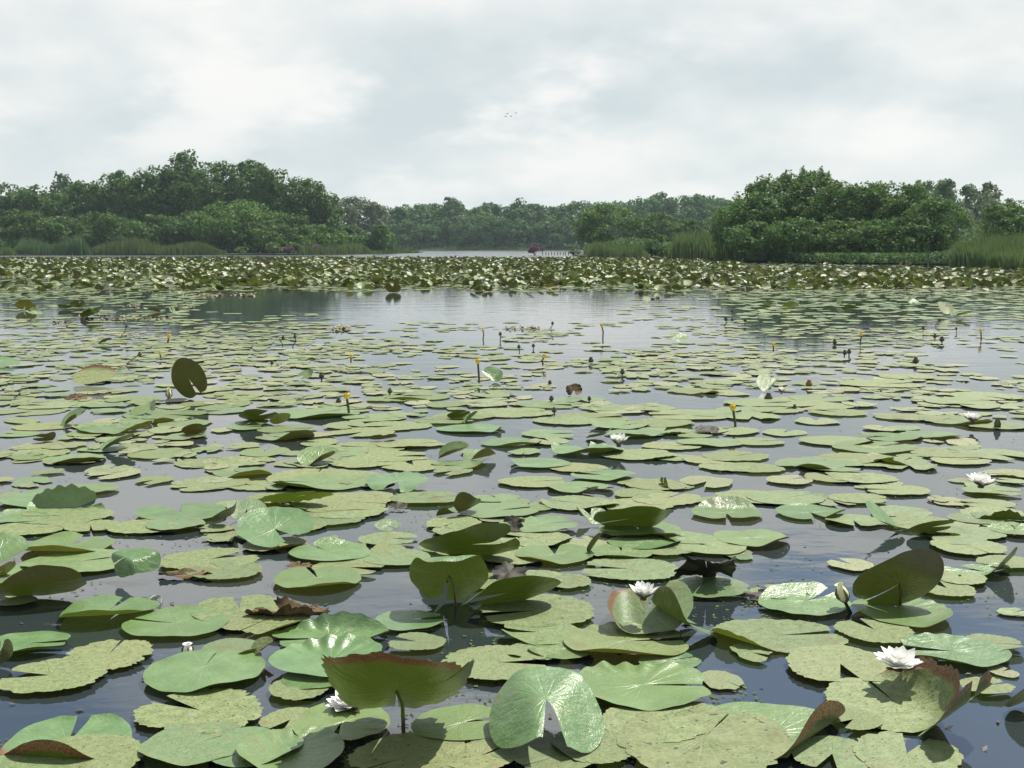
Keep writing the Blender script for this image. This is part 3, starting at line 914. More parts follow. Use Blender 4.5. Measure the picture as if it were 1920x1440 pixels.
def make_leaf(V, P, Q, T, wear, st, origin, rv, name='lily_pad', mat=None):
    k = np.full(len(V), STY[st[0]])
    me = np_mesh('lily_leaf', V, Q, T, mat or M_LEAF, uv=P, attrs={'rnd': np.full(len(V), rv), 'wear': wear, 'kind': k})
    return link(name, me, None, origin)


def lookword(st):
    if st[0] == 'd': return 'brown decayed'
    if 'r' in st: return 'ragged yellow-green'
    return {'f': 'smooth green', 's': 'speckled yellow-green', 'y': 'light green', 'm': 'dull spotted green'}[st[0]]


ORDER = [0]


def flat(cx, cy, w, st='f', notch=None, bends=(), label=None, lm=None, opening=None, crk=None, tilt=None, cup=None, wave=None, z=None, rv=None):
    rng = np.random.default_rng(int(cx * 7 + cy * 131 + w))
    if isinstance(bends, str):
        bends = [tuple(float(q) for q in b.split(':')) for b in bends.split()]
    o = ground(cx, cy)
    r = w / 2 / FPX * depth_of(o)
    if not len(bends) and w > 60 and rng.random() < (.45 if st[0] in 'fym' else .12):
        bends = [(rng.uniform(205, 335), rng.uniform(.6, .78), rng.uniform(20, 44), .3)]
    elif len(bends) and w < 165:
        bends = [(b[0], b[1] + .03, b[2]) + tuple(b[3:]) for b in bends]
    P, V, Q, T, wear = leaf_arrays(st, w, rng, notch, opening, bends, cup, wave, crk)
    V = V * r * np.array([1.0, .90 if cy > 1080 else .82, 1.0 if cy > 1080 else .85]) * (.92 if st[0] in 'sm' else .97)
    if tilt: V = V @ tilt_mat(tilt[0], R(tilt[1])).T
    V[:, 2] -= V[:, 2].min()
    ORDER[0] += 1
    o[2] = z if z is not None else 0.002 + 0.00003 * ORDER[0]
    ob = make_leaf(V, P, Q, T, wear, st, o, rv if rv is not None else rng.random(), mat=None)
    reg(ob, st, bends, o, w, label, lm, tilt)
    return ob


def reg(ob, st, bends, o, w, label, lm, tilt=None):
    extra = ''
    if len(bends):
        d = bends[0][0] % 360
        if bends[0][2] > 0:
            extra = ' with its front rim raised' if 200 < d < 340 else ' with its back rim raised' if 20 < d < 160 else ' with one side raised'
    PADS.append(dict(ob=ob, look=lookword(st), extra=extra, o=o, w=w, label=label))
    if lm: LANDMARKS.append((o[0], o[1], lm, ob))


def solve(V0, box, td, tmin, tmax, lift=0.0, shift_iter=7, squash=1.0):
    """Tilt and scale the unit leaf V0 so that its picture fills BOX (x0,y0,x1,y1); base rests on the water."""
    x0, y0, x1, y1 = box
    W, H = x1 - x0, y1 - y0

    def fit(t):
        V = V0 @ tilt_mat(td, t).T if td is not None else V0.copy()
        V[:, 2] -= V[:, 2].min()
        o = ground((x0 + x1) / 2, y1 - 2)
        s = W / 2 / FPX * depth_of(o)
        for _ in range(shift_iter):
            Wd = V * s + o + np.array([0, 0, lift])
            u, v = project(Wd)
            d = depth_of(o)
            s *= (W / (u.max() - u.min())) ** 0.9
            o[0] += ((x0 + x1) / 2 - (u.max() + u.min()) / 2) / FPX * d
            cur = v.max()
            g = o[1] * (HORIZON - cur) / 1.0
            # depth shift: rows below the horizon scale as EYE/Y
            o[1] *= max(.6, min(1.6, (cur - HORIZON) / (y1 - HORIZON)))
        Wd = V * s + o + np.array([0, 0, lift])
        u, v = project(Wd)
        return V * s, o, v.max() - v.min()
    if td is None:
        V, o, h = fit(0.0)
        return V, o
    best = None
    for t in np.linspace(R(tmin), R(tmax), 26):
        V, o, h = fit(t)
        e = abs(h - H)
        if best is None or e < best[0]: best = (e, V, o, h)
    if best[3] > H * 1.03 and squash > .55:
        return solve(V0 * np.array([1, .92, .96]), box, td, tmin, tmax, lift, shift_iter, squash * .92)
    return best[1], best[2]


def raised(x0, y0, x1, y1, st, label=None, lm=None, T=270, bends=(), notch=None, opening=None, asp=1.0, tr=(4, 88), lift=0.0, cup=None, wave=None, crk=None, stem=None, rv=None, mat=None, name='lily_pad', rot=0, wd=None):
    rng = np.random.default_rng(int(x0 * 7 + y0 * 131))
    if isinstance(bends, str):
        bends = [tuple(float(q) for q in b.split(':')) for b in bends.split()]
    P, V, Q, Tt, wear = leaf_arrays(st, x1 - x0, rng, notch, opening, bends, cup, wave, crk, wd)
    V = V * np.array([1.0, asp, (1 + asp) / 2])
    if rot:
        c, s = math.cos(R(rot)), math.sin(R(rot)); V = V @ np.array([[c, -s, 0], [s, c, 0], [0, 0, 1]]).T
    centre = V[0].copy()
    V2, o = solve(V, (x0, y0, x1, y1), T, tr[0], tr[1], lift)
    ORDER[0] += 1
    o[2] = lift + 0.004
    rvv = rv if rv is not None else rng.random()
    if stem:
        root = empty(name, (o[0], o[1], 0.0))
        b = make_leaf(V2, P, Q, Tt, wear, st, (0, 0, o[2]), rvv, 'blade', mat)
        b.parent = root
        c = V2[0] + np.array([0, 0, o[2]])
        g = ground(*stem) - np.array([o[0], o[1], 0]) if isinstance(stem, tuple) else np.array([c[0] * .9, c[1] + .01, 0])
        g[2] = -.10
        mb = MB(); rr = (x1 - x0) / FPX * depth_of(o) * .013
        mid = (c + g) / 2 + np.array([.02, .012, 0])
        mb.tube([c, c * .72 + mid * .28 + np.array([.006, .004, 0]), mid, mid * .4 + g * .6 + np.array([.004, .003, 0]), g], [rr * .9, rr, rr * 1.1, rr * 1.2, rr * 1.25], 7)
        mb.build('petiole', M_STEM, root)
        ob = root
    else:
        ob = make_leaf(V2, P, Q, Tt, wear, st, o, rvv, name, mat)
    reg(ob, st, bends, o + V2[0], x1 - x0, label, lm)
    return ob


def F(s):
    """Table of plain floating leaves: cx cy width style notch | bends"""
    for line in s.strip().splitlines():
        line = line.split('#')[0].strip()
        if not line: continue
        a, _, b = line.partition('|')
        a = a.split()
        n = None if len(a) < 5 or a[4] == '-' else float(a[4])
        kw = {}
        for e in a[5:]:
            k, v = e.split('=')
            kw[k] = tuple(float(q) for q in v.split(':')) if ':' in v else float(v)
        flat(float(a[0]), float(a[1]), float(a[2]), a[3], n, b.strip(), **kw)


# ---- the leaves one can pick out of the photograph, back to front
F('''
60 905 100 f 30 | 275:.35:38
40 790 90 s -
85 800 130 s -
20 745 120 s -
90 762 110 m -
60 772 150 s -
210 735 70 m -
165 757 140 s -
250 752 110 s -
300 768 130 s -
400 760 150 s -
440 742 130 s -
120 838 90 s -
60 838 80 m -
200 762 95 f - | 265:.5:30
200 772 80 y -
280 757 70 f -
310 778 170 m -
205 790 75 m -
345 795 110 m -
420 771 95 f 90 crk=90:.05
60 850 150 s -
30 815 90 f 20 crk=90:.05
175 800 90 s -
275 791 112 f 300 crk=120:.06 | 320:.55:40
165 815 92 f 200 | 280:.62:38
215 809 135 f 20 crk=100:.07 | 330:.6:52:.25 210:.75:40
265 815 70 m -
315 808 90 s -
345 821 98 f 275 crk=110:.05
190 843 92 f - cup=.02
245 848 58 s -
305 852 132 y 60
140 863 124 f 100 | 305:.45:30:.5
205 882 92 s -
215 891 100 sr -
380 869 115 s 20 | 80:.7:25
455 866 130 s -
430 868 110 m 90
290 903 75 f - | 200:.5:55:.2
345 905 60 m -
405 906 150 sr -
380 912 130 s -
455 889 118 f 130 | 300:.5:34
480 912 120 s -
495 849 104 f 80 | 345:.35:70:.25
455 838 70 s -
540 806 120 m - | 290:.7:40
535 822 112 f 150 | 310:.42:55:.3
585 818 90 s -
600 832 90 s -
590 777 170 y -
640 770 120 s -
555 755 60 f 40 | 190:.6:30
520 760 80 m -
470 796 86 f - | 275:.5:35
460 804 70 y -
700 785 130 m -
725 781 80 f -
720 750 70 s -
760 737 120 s -
780 745 130 y -
840 760 95 sr 30
910 758 110 s -
920 742 90 y -
830 790 120 s - | 270:.75:30
870 782 130 m -
960 775 170 s -
740 800 150 s -
680 812 140 s -
650 800 90 s -
885 806 132 f 350 | 345:.7:60:.2 270:.7:16
770 834 140 s 20 | 280:.62:26
690 840 160 s -
740 858 150 s 10
630 850 130 y -
690 866 170 s -
610 845 90 f 100 | 320:.25:50:.3
610 860 110 m -
580 870 110 m -
560 870 90 s -
775 875 140 s -
865 874 118 f 200 | 350:.45:44:.3 290:.7:20
850 886 80 m -
590 897 210 s 90
650 895 150 s -
600 908 180 y 175 
690 905 110 s -
960 832 118 f 40 cup=-.02 | 290:.6:42:.3 350:.75:60:.2
890 850 60 y -
985 850 72 f 120 | 330:.6:44
1030 816 108 f 10 crk=100:.04 | 320:.5:50:.3
1030 830 80 s -
1090 752 110 y -
1030 760 130 y 340
1130 767 90 y -
1210 767 130 s -
1290 780 170 m -
1110 785 170 s -
1060 790 140 s -
1160 800 118 f 30 cup=.05 | 170:.6:35:.3
1190 816 115 f 200
1245 810 120 s -
1160 770 110 s -
1240 795 140 s -
1330 777 120 m -
1300 735 110 s -
1360 738 100 s -
1390 770 100 s -
1430 757 150 m -
1410 783 120 m -
1460 770 110 s -
1540 748 140 s -
1490 752 110 s -
1610 760 70 sr -
1530 763 150 s -
1570 775 120 s -
1530 791 90 s -
1470 812 90 s -
1420 830 115 s 20
1370 810 120 s -
1300 815 100 s -
1330 832 130 m -
1260 838 120 s -
1200 855 155 s 20
1270 860 90 s -
1380 858 140 s 40
1330 865 110 s -
1410 880 130 s -
1360 878 110 sr -
1100 848 150 f 95 crk=95:.07 | 290:.55:40:.3 165:.65:28
1010 872 122 f 170 | 190:.6:45:.25
1085 880 120 s -
1130 894 128 f 160 | 320:.6:20 160:.72:55:.2
1200 908 90 y -
1000 906 140 s -
1325 907 108 s 180 opening=24
1230 912 130 s -
1090 919 128 f 320 cup=-.03 | 310:.5:42:.3 200:.7:26
1200 928 110 m -
1085 947 162 s 150 | 300:.6:24 175:.75:50:.2
990 950 130 m -
1250 938 150 s -
1360 942 110 s -
1195 950 150 s -
1690 805 92 f 10 crk=90:.02
1650 806 80 sr -
1665 822 120 f 190 | 185:.7:30:.2
1745 818 112 f - 
1805 830 95 s -
1570 829 138 y 0
1640 841 162 y 30
1520 873 140 y -
1555 868 140 sr -
1605 862 150 s 175
1560 877 130 f - 
1780 852 150 s -
1870 855 150 s -
1800 866 120 s 20
1690 868 110 m - 
1705 876 120 s - | 330:.6:18
1640 870 110 s -
1870 800 130 s -
1790 790 150 s -
1720 785 110 s 170
1680 783 90 s -
1905 800 60 y -
1850 745 150 s -
1800 755 130 y 0
1840 763 90 s -
1655 722 170 s 10
1700 708 120 s -
1560 898 120 s -
1620 900 130 s -
1480 903 90 s -
1900 892 120 s 180
1895 905 60 m -
1865 924 120 m 340 
1680 922 130 s 175
1610 938 120 s -
1560 942 90 s -
1690 963 120 s -
1410 935 150 s -
1475 937 160 m 30 | 20:.7:20
1520 965 140 f 275 opening=24 | 320:.55:38:.3 95:.8:14
1362 965 142 f 265 cup=.04 opening=10 crk=150:.03 | 80:.35:34:.5
1600 980 120 m -
1850 948 110 s 170
1830 976 110 y -
1720 985 150 s -
1770 1000 110 s -
1820 1002 140 s -
1870 985 90 f -
1905 998 110 f 90 crk=90:.06
''')

F('''
520 938 120 s -
440 950 90 y -
40 930 90 f -
90 938 180 f 70
165 921 110 f 200 opening=30
40 975 110 f 160 | 140:.5:20
120 972 190 s -
170 990 120 s -
55 995 150 s -
640 945 210 s -
690 935 110 s -
650 962 170 s 30
600 955 120 s -
620 975 150 sr -
560 990 120 s -
800 938 148 s 20 | 275:.7:20
930 935 100 y 100 | 90:.6:24
935 962 158 f 20 | 280:.75:18
1010 990 150 f 20 crk=120:.04 | 20:.75:24
340 965 180 f 120 
330 990 118 f 100 cup=.06
400 995 80 s -
270 992 150 s -
405 1013 75 f -
440 1010 100 s -
515 1025 140 s -
615 1017 64 y -
850 985 120 s -
880 1000 150 s -
730 1015 130 sr -
690 1040 170 s 90
620 1042 160 f 130 | 100:.6:24
740 1050 150 m -
655 1070 150 s -
595 1091 176 f 110 | 285:.62:24
865 1030 170 m -
1000 1015 160 s -
1040 1045 160 f 90 
1090 1025 90 m - | 60:.6:22
960 1050 130 s -
905 1095 130 s -
1000 1090 130 s -
1060 1095 110 s -
1200 1000 168 f 100 | 275:.6:24
1210 1022 140 f 30 | 320:.6:30
1290 1015 110 y -
1165 1040 130 y -
1250 1035 120 s 20
1180 1073 205 s 170
1330 1030 150 m -
1385 1042 80 y -
1410 1015 152 f 100 | 315:.6:40:.3
1330 1108 155 f 350
1595 1062 88 s -
1815 1030 155 s -
1800 1018 110 s -
1775 1110 118 s -
1885 1060 120 s -
1905 1152 72 f 90
1510 1138 178 f 40 cup=-.02 | 90:.2:16:.6 275:.8:10
1455 1118 110 s -
''')

F('''
150 1060 205 y - 
130 1030 178 f 80 opening=18 | 270:.5:36:.4 110:.7:26
395 1055 205 s 40
420 1075 165 s -
30 1130 80 s 0
60 1085 160 f -
205 1153 188 f 85 opening=10 | 285:.25:26:.6
450 1150 205 s -
500 1170 190 s -
330 1176 196 f 170 opening=8 | 90:.8:12
55 1215 156 f 5 opening=14 | 290:.5:30:.4
205 1235 190 sr 90 opening=5
95 1276 215 s 180
435 1225 125 m -
385 1268 240 f 90 opening=2 cup=-.05 crk=80:.015
375 1342 262 sr 150
30 1458 200 m -
140 1440 280 s -
370 1405 225 m 40 | 240:.75:24
640 1366 195 f -
560 1300 130 s -
545 1360 130 s -
600 1280 140 f -
770 1172 132 f 10 opening=20
780 1212 120 s -
1005 1153 240 s 195 opening=12
1010 1195 165 m 170 | 205:.55:30:.4
1050 1226 125 f - | 200:.7:20
935 1252 225 s 0
1000 1230 120 m -
1175 1214 236 y 5 opening=12 crk=120:.03 | 262:.55:34:.4 80:.85:26
1255 1248 118 f 20
1205 1298 262 f 0 opening=8 crk=100:.05
1290 1345 120 m -
1235 1362 235 s 30
1320 1395 370 s 60
1355 1280 100 sr -
1410 1230 100 s -
1575 1255 235 s 268 opening=26 | 265:.8:8
1640 1190 165 s -
1692 1155 192 f 100 cup=.02 crk=30:.02 | 320:.7:22
1785 1230 200 f 170 cup=.03 crk=100:.02
1862 1215 120 s -
1800 1090 110 s -
1850 1296 110 sr -
1880 1262 70 m -
1700 1425 230 s -
1560 1425 180 s -
1600 1360 120 s -
865 1368 186 f 20 opening=14
770 1430 250 s -
1110 1410 180 s -
1040 1432 170 m -
960 1402 170 m -
900 1430 150 s -
545 1422 220 f 90 crk=90:.03 cup=.05
480 1412 190 f -
''')
for o, w in ((PADS[-2], 0),): pass

# ---- the leaves that stand, fold or curl
raised(321, 672, 389, 748, 'f', 'upright brownish lily leaf showing its underside and pale slit, beside a bud', 'the upright brown leaf', T=270, notch=62, opening=14, asp=1.18, tr=(70, 89), cup=.05, rv=.13, stem=None)
raised(135, 685, 217, 722, 'sw', 'pale yellowish domed lily leaf with a bitten edge, near the upright brown leaf', 'the pale domed leaf', T=90, notch=200, tr=(3, 60), bends='90:.5:30', rv=.9)
raised(-30, 659, 38, 688, 'f', 'pointed green lily leaf cut off by the frame, level with the leaning dry stalk', 'the pointed leaf at the frame edge', T=120, bends='200:.1:50', asp=.8, tr=(15, 80))
raised(558, 694, 587, 712, 'f', 'small pointed dark green leaf standing out of open water', 'the small pointed green leaf', T=75, asp=.9, bends='20:.4:30', tr=(15, 85))
raised(181, 634, 210, 646, 'f', 'small folded dark leaf like a bird beak, mirrored in the water', None, T=60, asp=.7, bends='300:.1:60', tr=(10, 80))
raised(1248, 624, 1291, 641, 'f', 'green arrow-shaped raised leaf with open notch, mirrored in open water', 'the arrow-shaped leaf', T=90, notch=170, opening=60, asp=.8, tr=(10, 80))
raised(901, 688, 943, 718, 'f', 'folded bright green leaf standing in the water beside a yellow flower', 'the folded leaf by the tall yellow flower', T=90, bends='225:.0:60 330:.3:40', tr=(20, 85), rv=.1)
raised(1418, 702, 1462, 736, 'm', 'folded light green leaf holding a white blossom, mirrored in open water', 'the folded leaf with the white blossom', T=120, bends='330:.0:85:.2', tr=(15, 85), rv=.05)
raised(115, 766, 162, 800, 'f', 'raised triangular bright green leaf with torn tip, in the leaf cluster', 'the raised triangular leaf', T=60, bends='300:.1:60', asp=.9, tr=(15, 85))
raised(447, 767, 525, 790, 'f', 'dark boat-shaped leaf showing its underside above two pads', 'the dark boat-shaped leaf', T=275, asp=.9, tr=(10, 80), rv=.12)
raised(505, 776, 545, 797, 'f', 'small dark flap of leaf behind the boat-shaped leaf', None, T=300, asp=.8, tr=(10, 80))
raised(245, 750, 292, 780, 'fw', 'small grey-green leaf rising beside a thin dry stalk', None, T=60, bends='20:.3:60', asp=.8, tr=(10, 80))
raised(185, 815, 252, 846, 'f', 'grey-green triangular leaf leaning up in front of the leaf cluster', 'the leaning grey-green leaf', T=50, bends='310:.0:35', asp=.85, tr=(10, 75), rv=.1)
raised(62, 811, 105, 829, 'm', 'small dark curled leaf between flat pads by the frame edge', None, T=285, bends='0:.3:40', asp=.8, tr=(10, 70))
raised(340, 795, 388, 816, 'm', 'square-ended brown leaf flap in the leaf cluster below the upright brown leaf', None, T=285, asp=.9, tr=(10, 75), rv=.95)
raised(557, 838, 635, 876, 'fw', 'green leaf with a browned rolled side, beside a raised dark leaf end', 'the browned rolled leaf', T=90, bends='310:.25:70:.25', asp=.9, tr=(2, 40))
raised(687, 885, 803, 926, 'f', 'heart-shaped light green leaf arching over its dark notch', 'the arching heart-shaped leaf', T=90, notch=262, opening=36, bends='262:.45:-26:.4', cup=.04, tr=(2, 40), crk=(95, .03), rv=.05)
raised(818, 924, 902, 970, 'f', 'dark pointed leaf tip rising like a fin from the water', 'the dark fin-like leaf tip', T=20, bends='270:.1:70 330:.2:50', asp=.7, tr=(10, 75), rv=.12)
raised(822, 828, 880, 862, 'f', 'dark folded triangular leaf at the end of a long speckled pad', None, T=60, bends='270:.0:70', asp=.7, tr=(5, 70))
raised(868, 842, 930, 865, 'f', 'small light leaf with a round dark curl at its end', None, T=80, bends='300:.3:80:.2', asp=.8, tr=(3, 60))
raised(1098, 800, 1150, 823, 'f', 'dark bent leaf corner beside the white flower', 'the dark bent leaf corner', T=300, bends='10:.2:40', asp=.8, tr=(10, 80), rv=.1)
raised(868, 772, 896, 795, 'f', 'small dark upright leaf tip among flat speckled pads', None, T=40, bends='300:.0:60', asp=.9, tr=(10, 80))
raised(838, 770, 882, 786, 'm', 'thin dark raised leaf edge behind the small dark tip', None, T=280, asp=.5, tr=(5, 80))
raised(690, 815, 745, 826, 'm', 'brown-black curled leaf edge lying on a speckled pad', None, T=280, asp=.5, tr=(5, 80), rv=.95)
raised(1237, 896, 1302, 920, 's', 'speckled leaf with a dark open loop where its side stands up', 'the leaf with the dark loop', T=90, notch=180, bends='190:.3:95:.22', tr=(2, 30))
raised(1112, 952, 1262, 992, 'f', 'long dark leaf underside rising over two stacked pads', 'the long dark raised leaf', T=270, bends='0:.6:30', asp=.75, tr=(10, 80), rv=.04)
raised(1080, 953, 1140, 985, 'f', 'pale crumpled leaf corner behind the long dark raised leaf', None, T=90, bends='200:.2:60', asp=.8, tr=(3, 60))
raised(1100, 1000, 1130, 1040, 'f', 'narrow dark leaf fin standing between flat pads', None, T=10, bends='270:.0:60', asp=.7, tr=(15, 85), rv=.1)
raised(702, 975, 752, 998, 'f', 'small leaf half under water with a bright wet edge', None, T=90, asp=.9, tr=(2, 50))
raised(50, 918, 198, 965, 'f', 'crumpled shiny green leaf with a dark crinkled crest, near the frame edge', 'the crumpled shiny leaf', T=90, notch=20, bends='85:.0:75:.25 180:.6:40', crk=(90, .09), tr=(2, 40), rv=.3)
raised(395, 932, 445, 982, 'fw', 'dark red-brown flap of a leaf twisting up over a flat pad', 'the red-brown twisted flap', T=330, bends='20:.2:55', asp=1.0, tr=(15, 85), rv=.13)
raised(425, 935, 500, 975, 'y', 'yellowish shiny leaf behind the big heart-shaped leaf', None, T=100, bends='190:.4:30', tr=(2, 50))
raised(480, 922, 625, 947, 'mr', 'long narrow dark crinkled leaf edge with wet glints', 'the long crinkled leaf edge', T=280, asp=.5, tr=(5, 70), crk=(90, .06), rv=.2)
raised(442, 950, 587, 1029, 'f', 'large bright heart-shaped leaf tilted to the viewer, notch at its lower side', 'the bright heart-shaped leaf', T=90, notch=312, opening=26, cup=.10, tr=(3, 50), lift=.012, crk=(100, .012), rv=.05)
raised(209, 1030, 302, 1086, 'f', 'glossy triangular folded leaf pointing down into its own reflection', 'the glossy triangular leaf', T=80, bends='215:.05:-70:.2 325:.25:-60:.2', asp=1.0, tr=(15, 60), lift=.01, rv=.0)
raised(-60, 1000, 55, 1062, 'f', 'light green leaf leaning in from the frame edge above dark water', None, T=110, bends='330:.4:30', asp=.8, tr=(3, 50))
raised(-20, 1055, 30, 1090, 'f', 'dark pointed leaf corner at the frame edge', None, T=330, asp=.8, tr=(15, 70))
raised(-20, 1062, 163, 1121, 'f', 'big dark folded leaf at the frame edge showing its brown underside', 'the big dark folded leaf', T=285, bends='290:.3:40:.5', asp=.7, tr=(10, 70), rv=.13)
raised(458, 1121, 620, 1162, 'd', 'brown decayed leaf curled like bark, lying on a speckled pad', 'the brown decayed leaf', T=90, asp=.65, tr=(1, 20), bends='270:.3:50 90:.4:50', mat=M_DECAY, name='decayed_leaf')
raised(510, 1150, 732, 1220, 'f', 'large cupped leaf with a crinkled shiny back lip, behind a smaller glossy one', 'the large cupped leaf', T=100, notch=200, bends='80:.35:50:.5 330:.6:45:.4', crk=(100, .05), tr=(1, 40), rv=.1)
raised(503, 1192, 726, 1273, 'f', 'glossy crinkled leaf with bright white glints, in front of the large cupped leaf', 'the glossy crinkled leaf', T=100, notch=10, bends='95:.5:26:.6', crk=(100, .05), cup=.06, tr=(0, 20), lift=.015, rv=.0)
raised(470, 1197, 512, 1236, 'mw', 'small yellow-brown pointed leaf beside the glossy crinkled leaf', None, T=60, asp=.8, bends='300:.1:60', tr=(10, 80), rv=.95)
raised(0, 1342, 248, 1428, 'fw', 'large leaf by the lower frame edge with a torn browned front rim', 'the torn brown-rimmed leaf', T=90, notch=92, opening=14, bends='262:.50:100:.3 90:.75:25', tr=(2, 20), wave=.03, rv=.1)
raised(-30, 1200, 25, 1252, 'f', 'dark curled leaf end poking in at the frame edge', None, T=300, bends='0:.2:40', asp=.8, tr=(10, 80), rv=.9)
raised(785, 980, 975, 1046, 'f', 'tall dark green leaf underside tapering to a point, behind another standing leaf', 'the tapering dark leaf', T=270, bends='320:.35:35', asp=.85, tr=(15, 85), rv=.04, wave=.03)
raised(767, 1042, 916, 1130, 'f', 'upright olive leaf with its top lip folded over, stem showing on its underside', 'the upright olive leaf', T=270, bends='270:.62:-75:.15', asp=1.05, tr=(50, 89), notch=100, opening=8, rv=.16, stem=(835, 1132), wave=.07)
raised(865, 1081, 1052, 1140, 'f', 'long dark olive leaf leaning out beside the upright olive leaf', 'the leaning olive leaf', T=290, bends='200:.55:-40:.3', asp=.62, tr=(15, 80), rot=18, rv=.04)
raised(920, 1055, 990, 1095, 'dw', 'small dark decayed leaf with pale curls, behind the leaning olive leaf', None, T=90, asp=.7, tr=(1, 30), mat=M_BLACK, name='decayed_leaf')
raised(930, 968, 985, 1003, 'd', 'dark torn leaf scrap standing behind the tapering dark leaf', None, T=60, asp=.8, tr=(2, 50), mat=M_BLACK, name='decayed_leaf')
raised(600, 1224, 890, 1333, 'fwr', 'large leaf held up on its stem, underside forward, browned torn top rim', 'the stemmed brown-topped leaf', T=270, bends='0:.45:48:.5 180:.5:40:.5', notch=95, opening=3, tr=(20, 75), lift=.02, stem=(722, 1368), rv=.16, wave=.06, cup=.10, wd=270)
raised(917, 1254, 1134, 1416, 'f', 'folded heart-shaped leaf drooping in two wings from its bright stem point', 'the drooping two-winged leaf', T=92, notch=280, opening=26, bends='190:.05:-42:.4 340:.0:-40:.4', asp=1.05, tr=(8, 50), lift=.01, rv=.12, wave=.02)
raised(1138, 1090, 1300, 1192, 'mw', 'leaf with a curled rusty rim cradling the white flower', 'the rusty-rimmed leaf', T=30, bends='175:.2:80:.3 240:.4:40', notch=60, opening=24, asp=1.0, tr=(1, 30), rv=.5)
raised(1222, 1100, 1345, 1196, 'f', 'tall curled leaf side with dark underside, next to the white flower', 'the tall curled leaf side', T=205, bends='200:.1:60:.5', asp=1.0, tr=(20, 70), rv=.04)
raised(1330, 1163, 1592, 1228, 's', 'wide flat speckled leaf in front of the tall curled leaf side', 'the wide speckled leaf', T=100, notch=10, opening=12, bends='215:.55:45:.4', tr=(0, 12))
raised(1623, 941, 1698, 997, 'f', 'blue-green leaf standing sideways with fine veins, mirrored in dark water', 'the blue-green standing leaf', T=150, bends='330:.1:40', asp=.95, rot=-30, tr=(20, 80), rv=.0)
raised(1598, 1033, 1770, 1141, 'f', 'big oval leaf standing on its stem with dark brown-green underside', 'the big oval standing leaf', T=268, asp=.70, notch=150, opening=4, tr=(25, 85), stem=(1664, 1135), rv=.11, cup=.12, rot=-24, bends='330:.4:30:.5')
raised(1757, 1029, 1908, 1084, 'f', 'leaf with one corner raised to a sharp point, mirrored below', 'the sharp-cornered leaf', T=70, bends='335:.0:62:.4', asp=.9, tr=(1, 30), rv=.15)
raised(1800, 951, 1935, 978, 'sr', 'speckled leaf with a dark wavy raised rim at the frame edge', None, T=90, bends='265:.45:75:.2', tr=(1, 20), crk=(270, .05))
raised(1700, 978, 1790, 1003, 'm', 'leaf with a long dark raised edge beside the blue-green standing leaf', None, T=280, asp=.5, tr=(4, 60), rv=.1)
raised(1543, 1234, 1800, 1378, 'sw', 'large leaf with one half folded up and a rusty rim, below the white flower', 'the half-folded rusty leaf', T=90, notch=100, opening=4, bends='12:.12:62:.4 320:.55:40:.3', tr=(1, 25), rv=.3)
raised(1720, 1262, 1862, 1385, 'fwr', 'dark ragged leaf underside hanging behind the half-folded rusty leaf', None, T=315, asp=.9, bends='300:.3:30', tr=(15, 70), rv=.3)
raised(1300, 1318, 1585, 1434, 'fw', 'speckled leaf whose front side rolls up to a brown finger-like end', 'the rolled finger-like leaf', T=90, notch=150, opening=6, bends='318:.28:95:.35', tr=(1, 20), rv=.55)
raised(1885, 1275, 1960, 1330, 'f', 'dark curled leaf at the frame edge behind the ragged one', None, T=300, asp=.8, tr=(15, 75), rv=.3)
raised(1262, 1044, 1384, 1090, 'd', 'black rotten leaf with a spiky torn outline, standing in open water', 'the black rotten leaf', T=275, asp=.8, tr=(10, 60), mat=M_BLACK, name='decayed_leaf')
raised(1392, 1098, 1525, 1132, 'd', 'strip of dark rotten leaf remains beside a smooth pad', 'the strip of rotten leaf', T=90, asp=.35, tr=(0, 12), mat=M_BLACK, name='decayed_leaf')
raised(1302, 797, 1350, 815, 'd', 'low mound of dark rotten leaf behind the pad with the yellow flower', None, T=90, asp=.7, tr=(0, 20), mat=M_BLACK, name='decayed_leaf')
raised(120, 738, 165, 752, 'd', 'dark brown crumpled leaf lying on pads below the pale domed leaf', None, T=90, asp=.6, tr=(0, 30), mat=M_DECAY, name='decayed_leaf')
raised(1060, 720, 1092, 742, 'd', 'small brown crumpled leaf remains in open water', None, T=90, asp=.8, tr=(0, 50), mat=M_DECAY, name='decayed_leaf')
raised(533, 1055, 590, 1070, 'd', 'small brown rotten pad lying flat in open water', None, T=90, asp=1, tr=(0, 4), mat=M_DECAY, name='decayed_leaf')
raised(295, 1068, 400, 1088, 'd', 'brown rotten patch of leaf over a speckled pad', None, T=90, asp=.6, tr=(0, 6), mat=M_DECAY, name='decayed_leaf')
raised(727, 942, 765, 958, 'd', 'dark curled end of a pad below the arching heart-shaped leaf', None, T=90, asp=.8, tr=(2, 40), mat=M_BLACK, name='decayed_leaf')
raised(28, 562, 68, 583, 'm', 'brown domed leaf standing alone near the frame edge at the far bed', 'the brown domed leaf', T=270, asp=.8, tr=(20, 80), rv=.99, bends='270:.5:40')
raised(722, 531, 752, 549, 'm', 'dark upright leaf at the near edge of the far bed, mirrored in open water', 'the dark upright leaf of the far bed', T=270, tr=(20, 85), rv=.9)
raised(1568, 556, 1586, 571, 'f', 'small pointed green leaf standing among far flat pads', None, T=60, tr=(20, 85), bends='300:.0:60')
raised(1204, 557, 1220, 566, 's', 'pale yellowish raised leaf lying in far open water', None, T=90, tr=(2, 50))

#PART4
# ------------------------------------------------------------------ flowers, buds, stalks
def base_on(px, py, z=0.0): return ground(px, py, z)


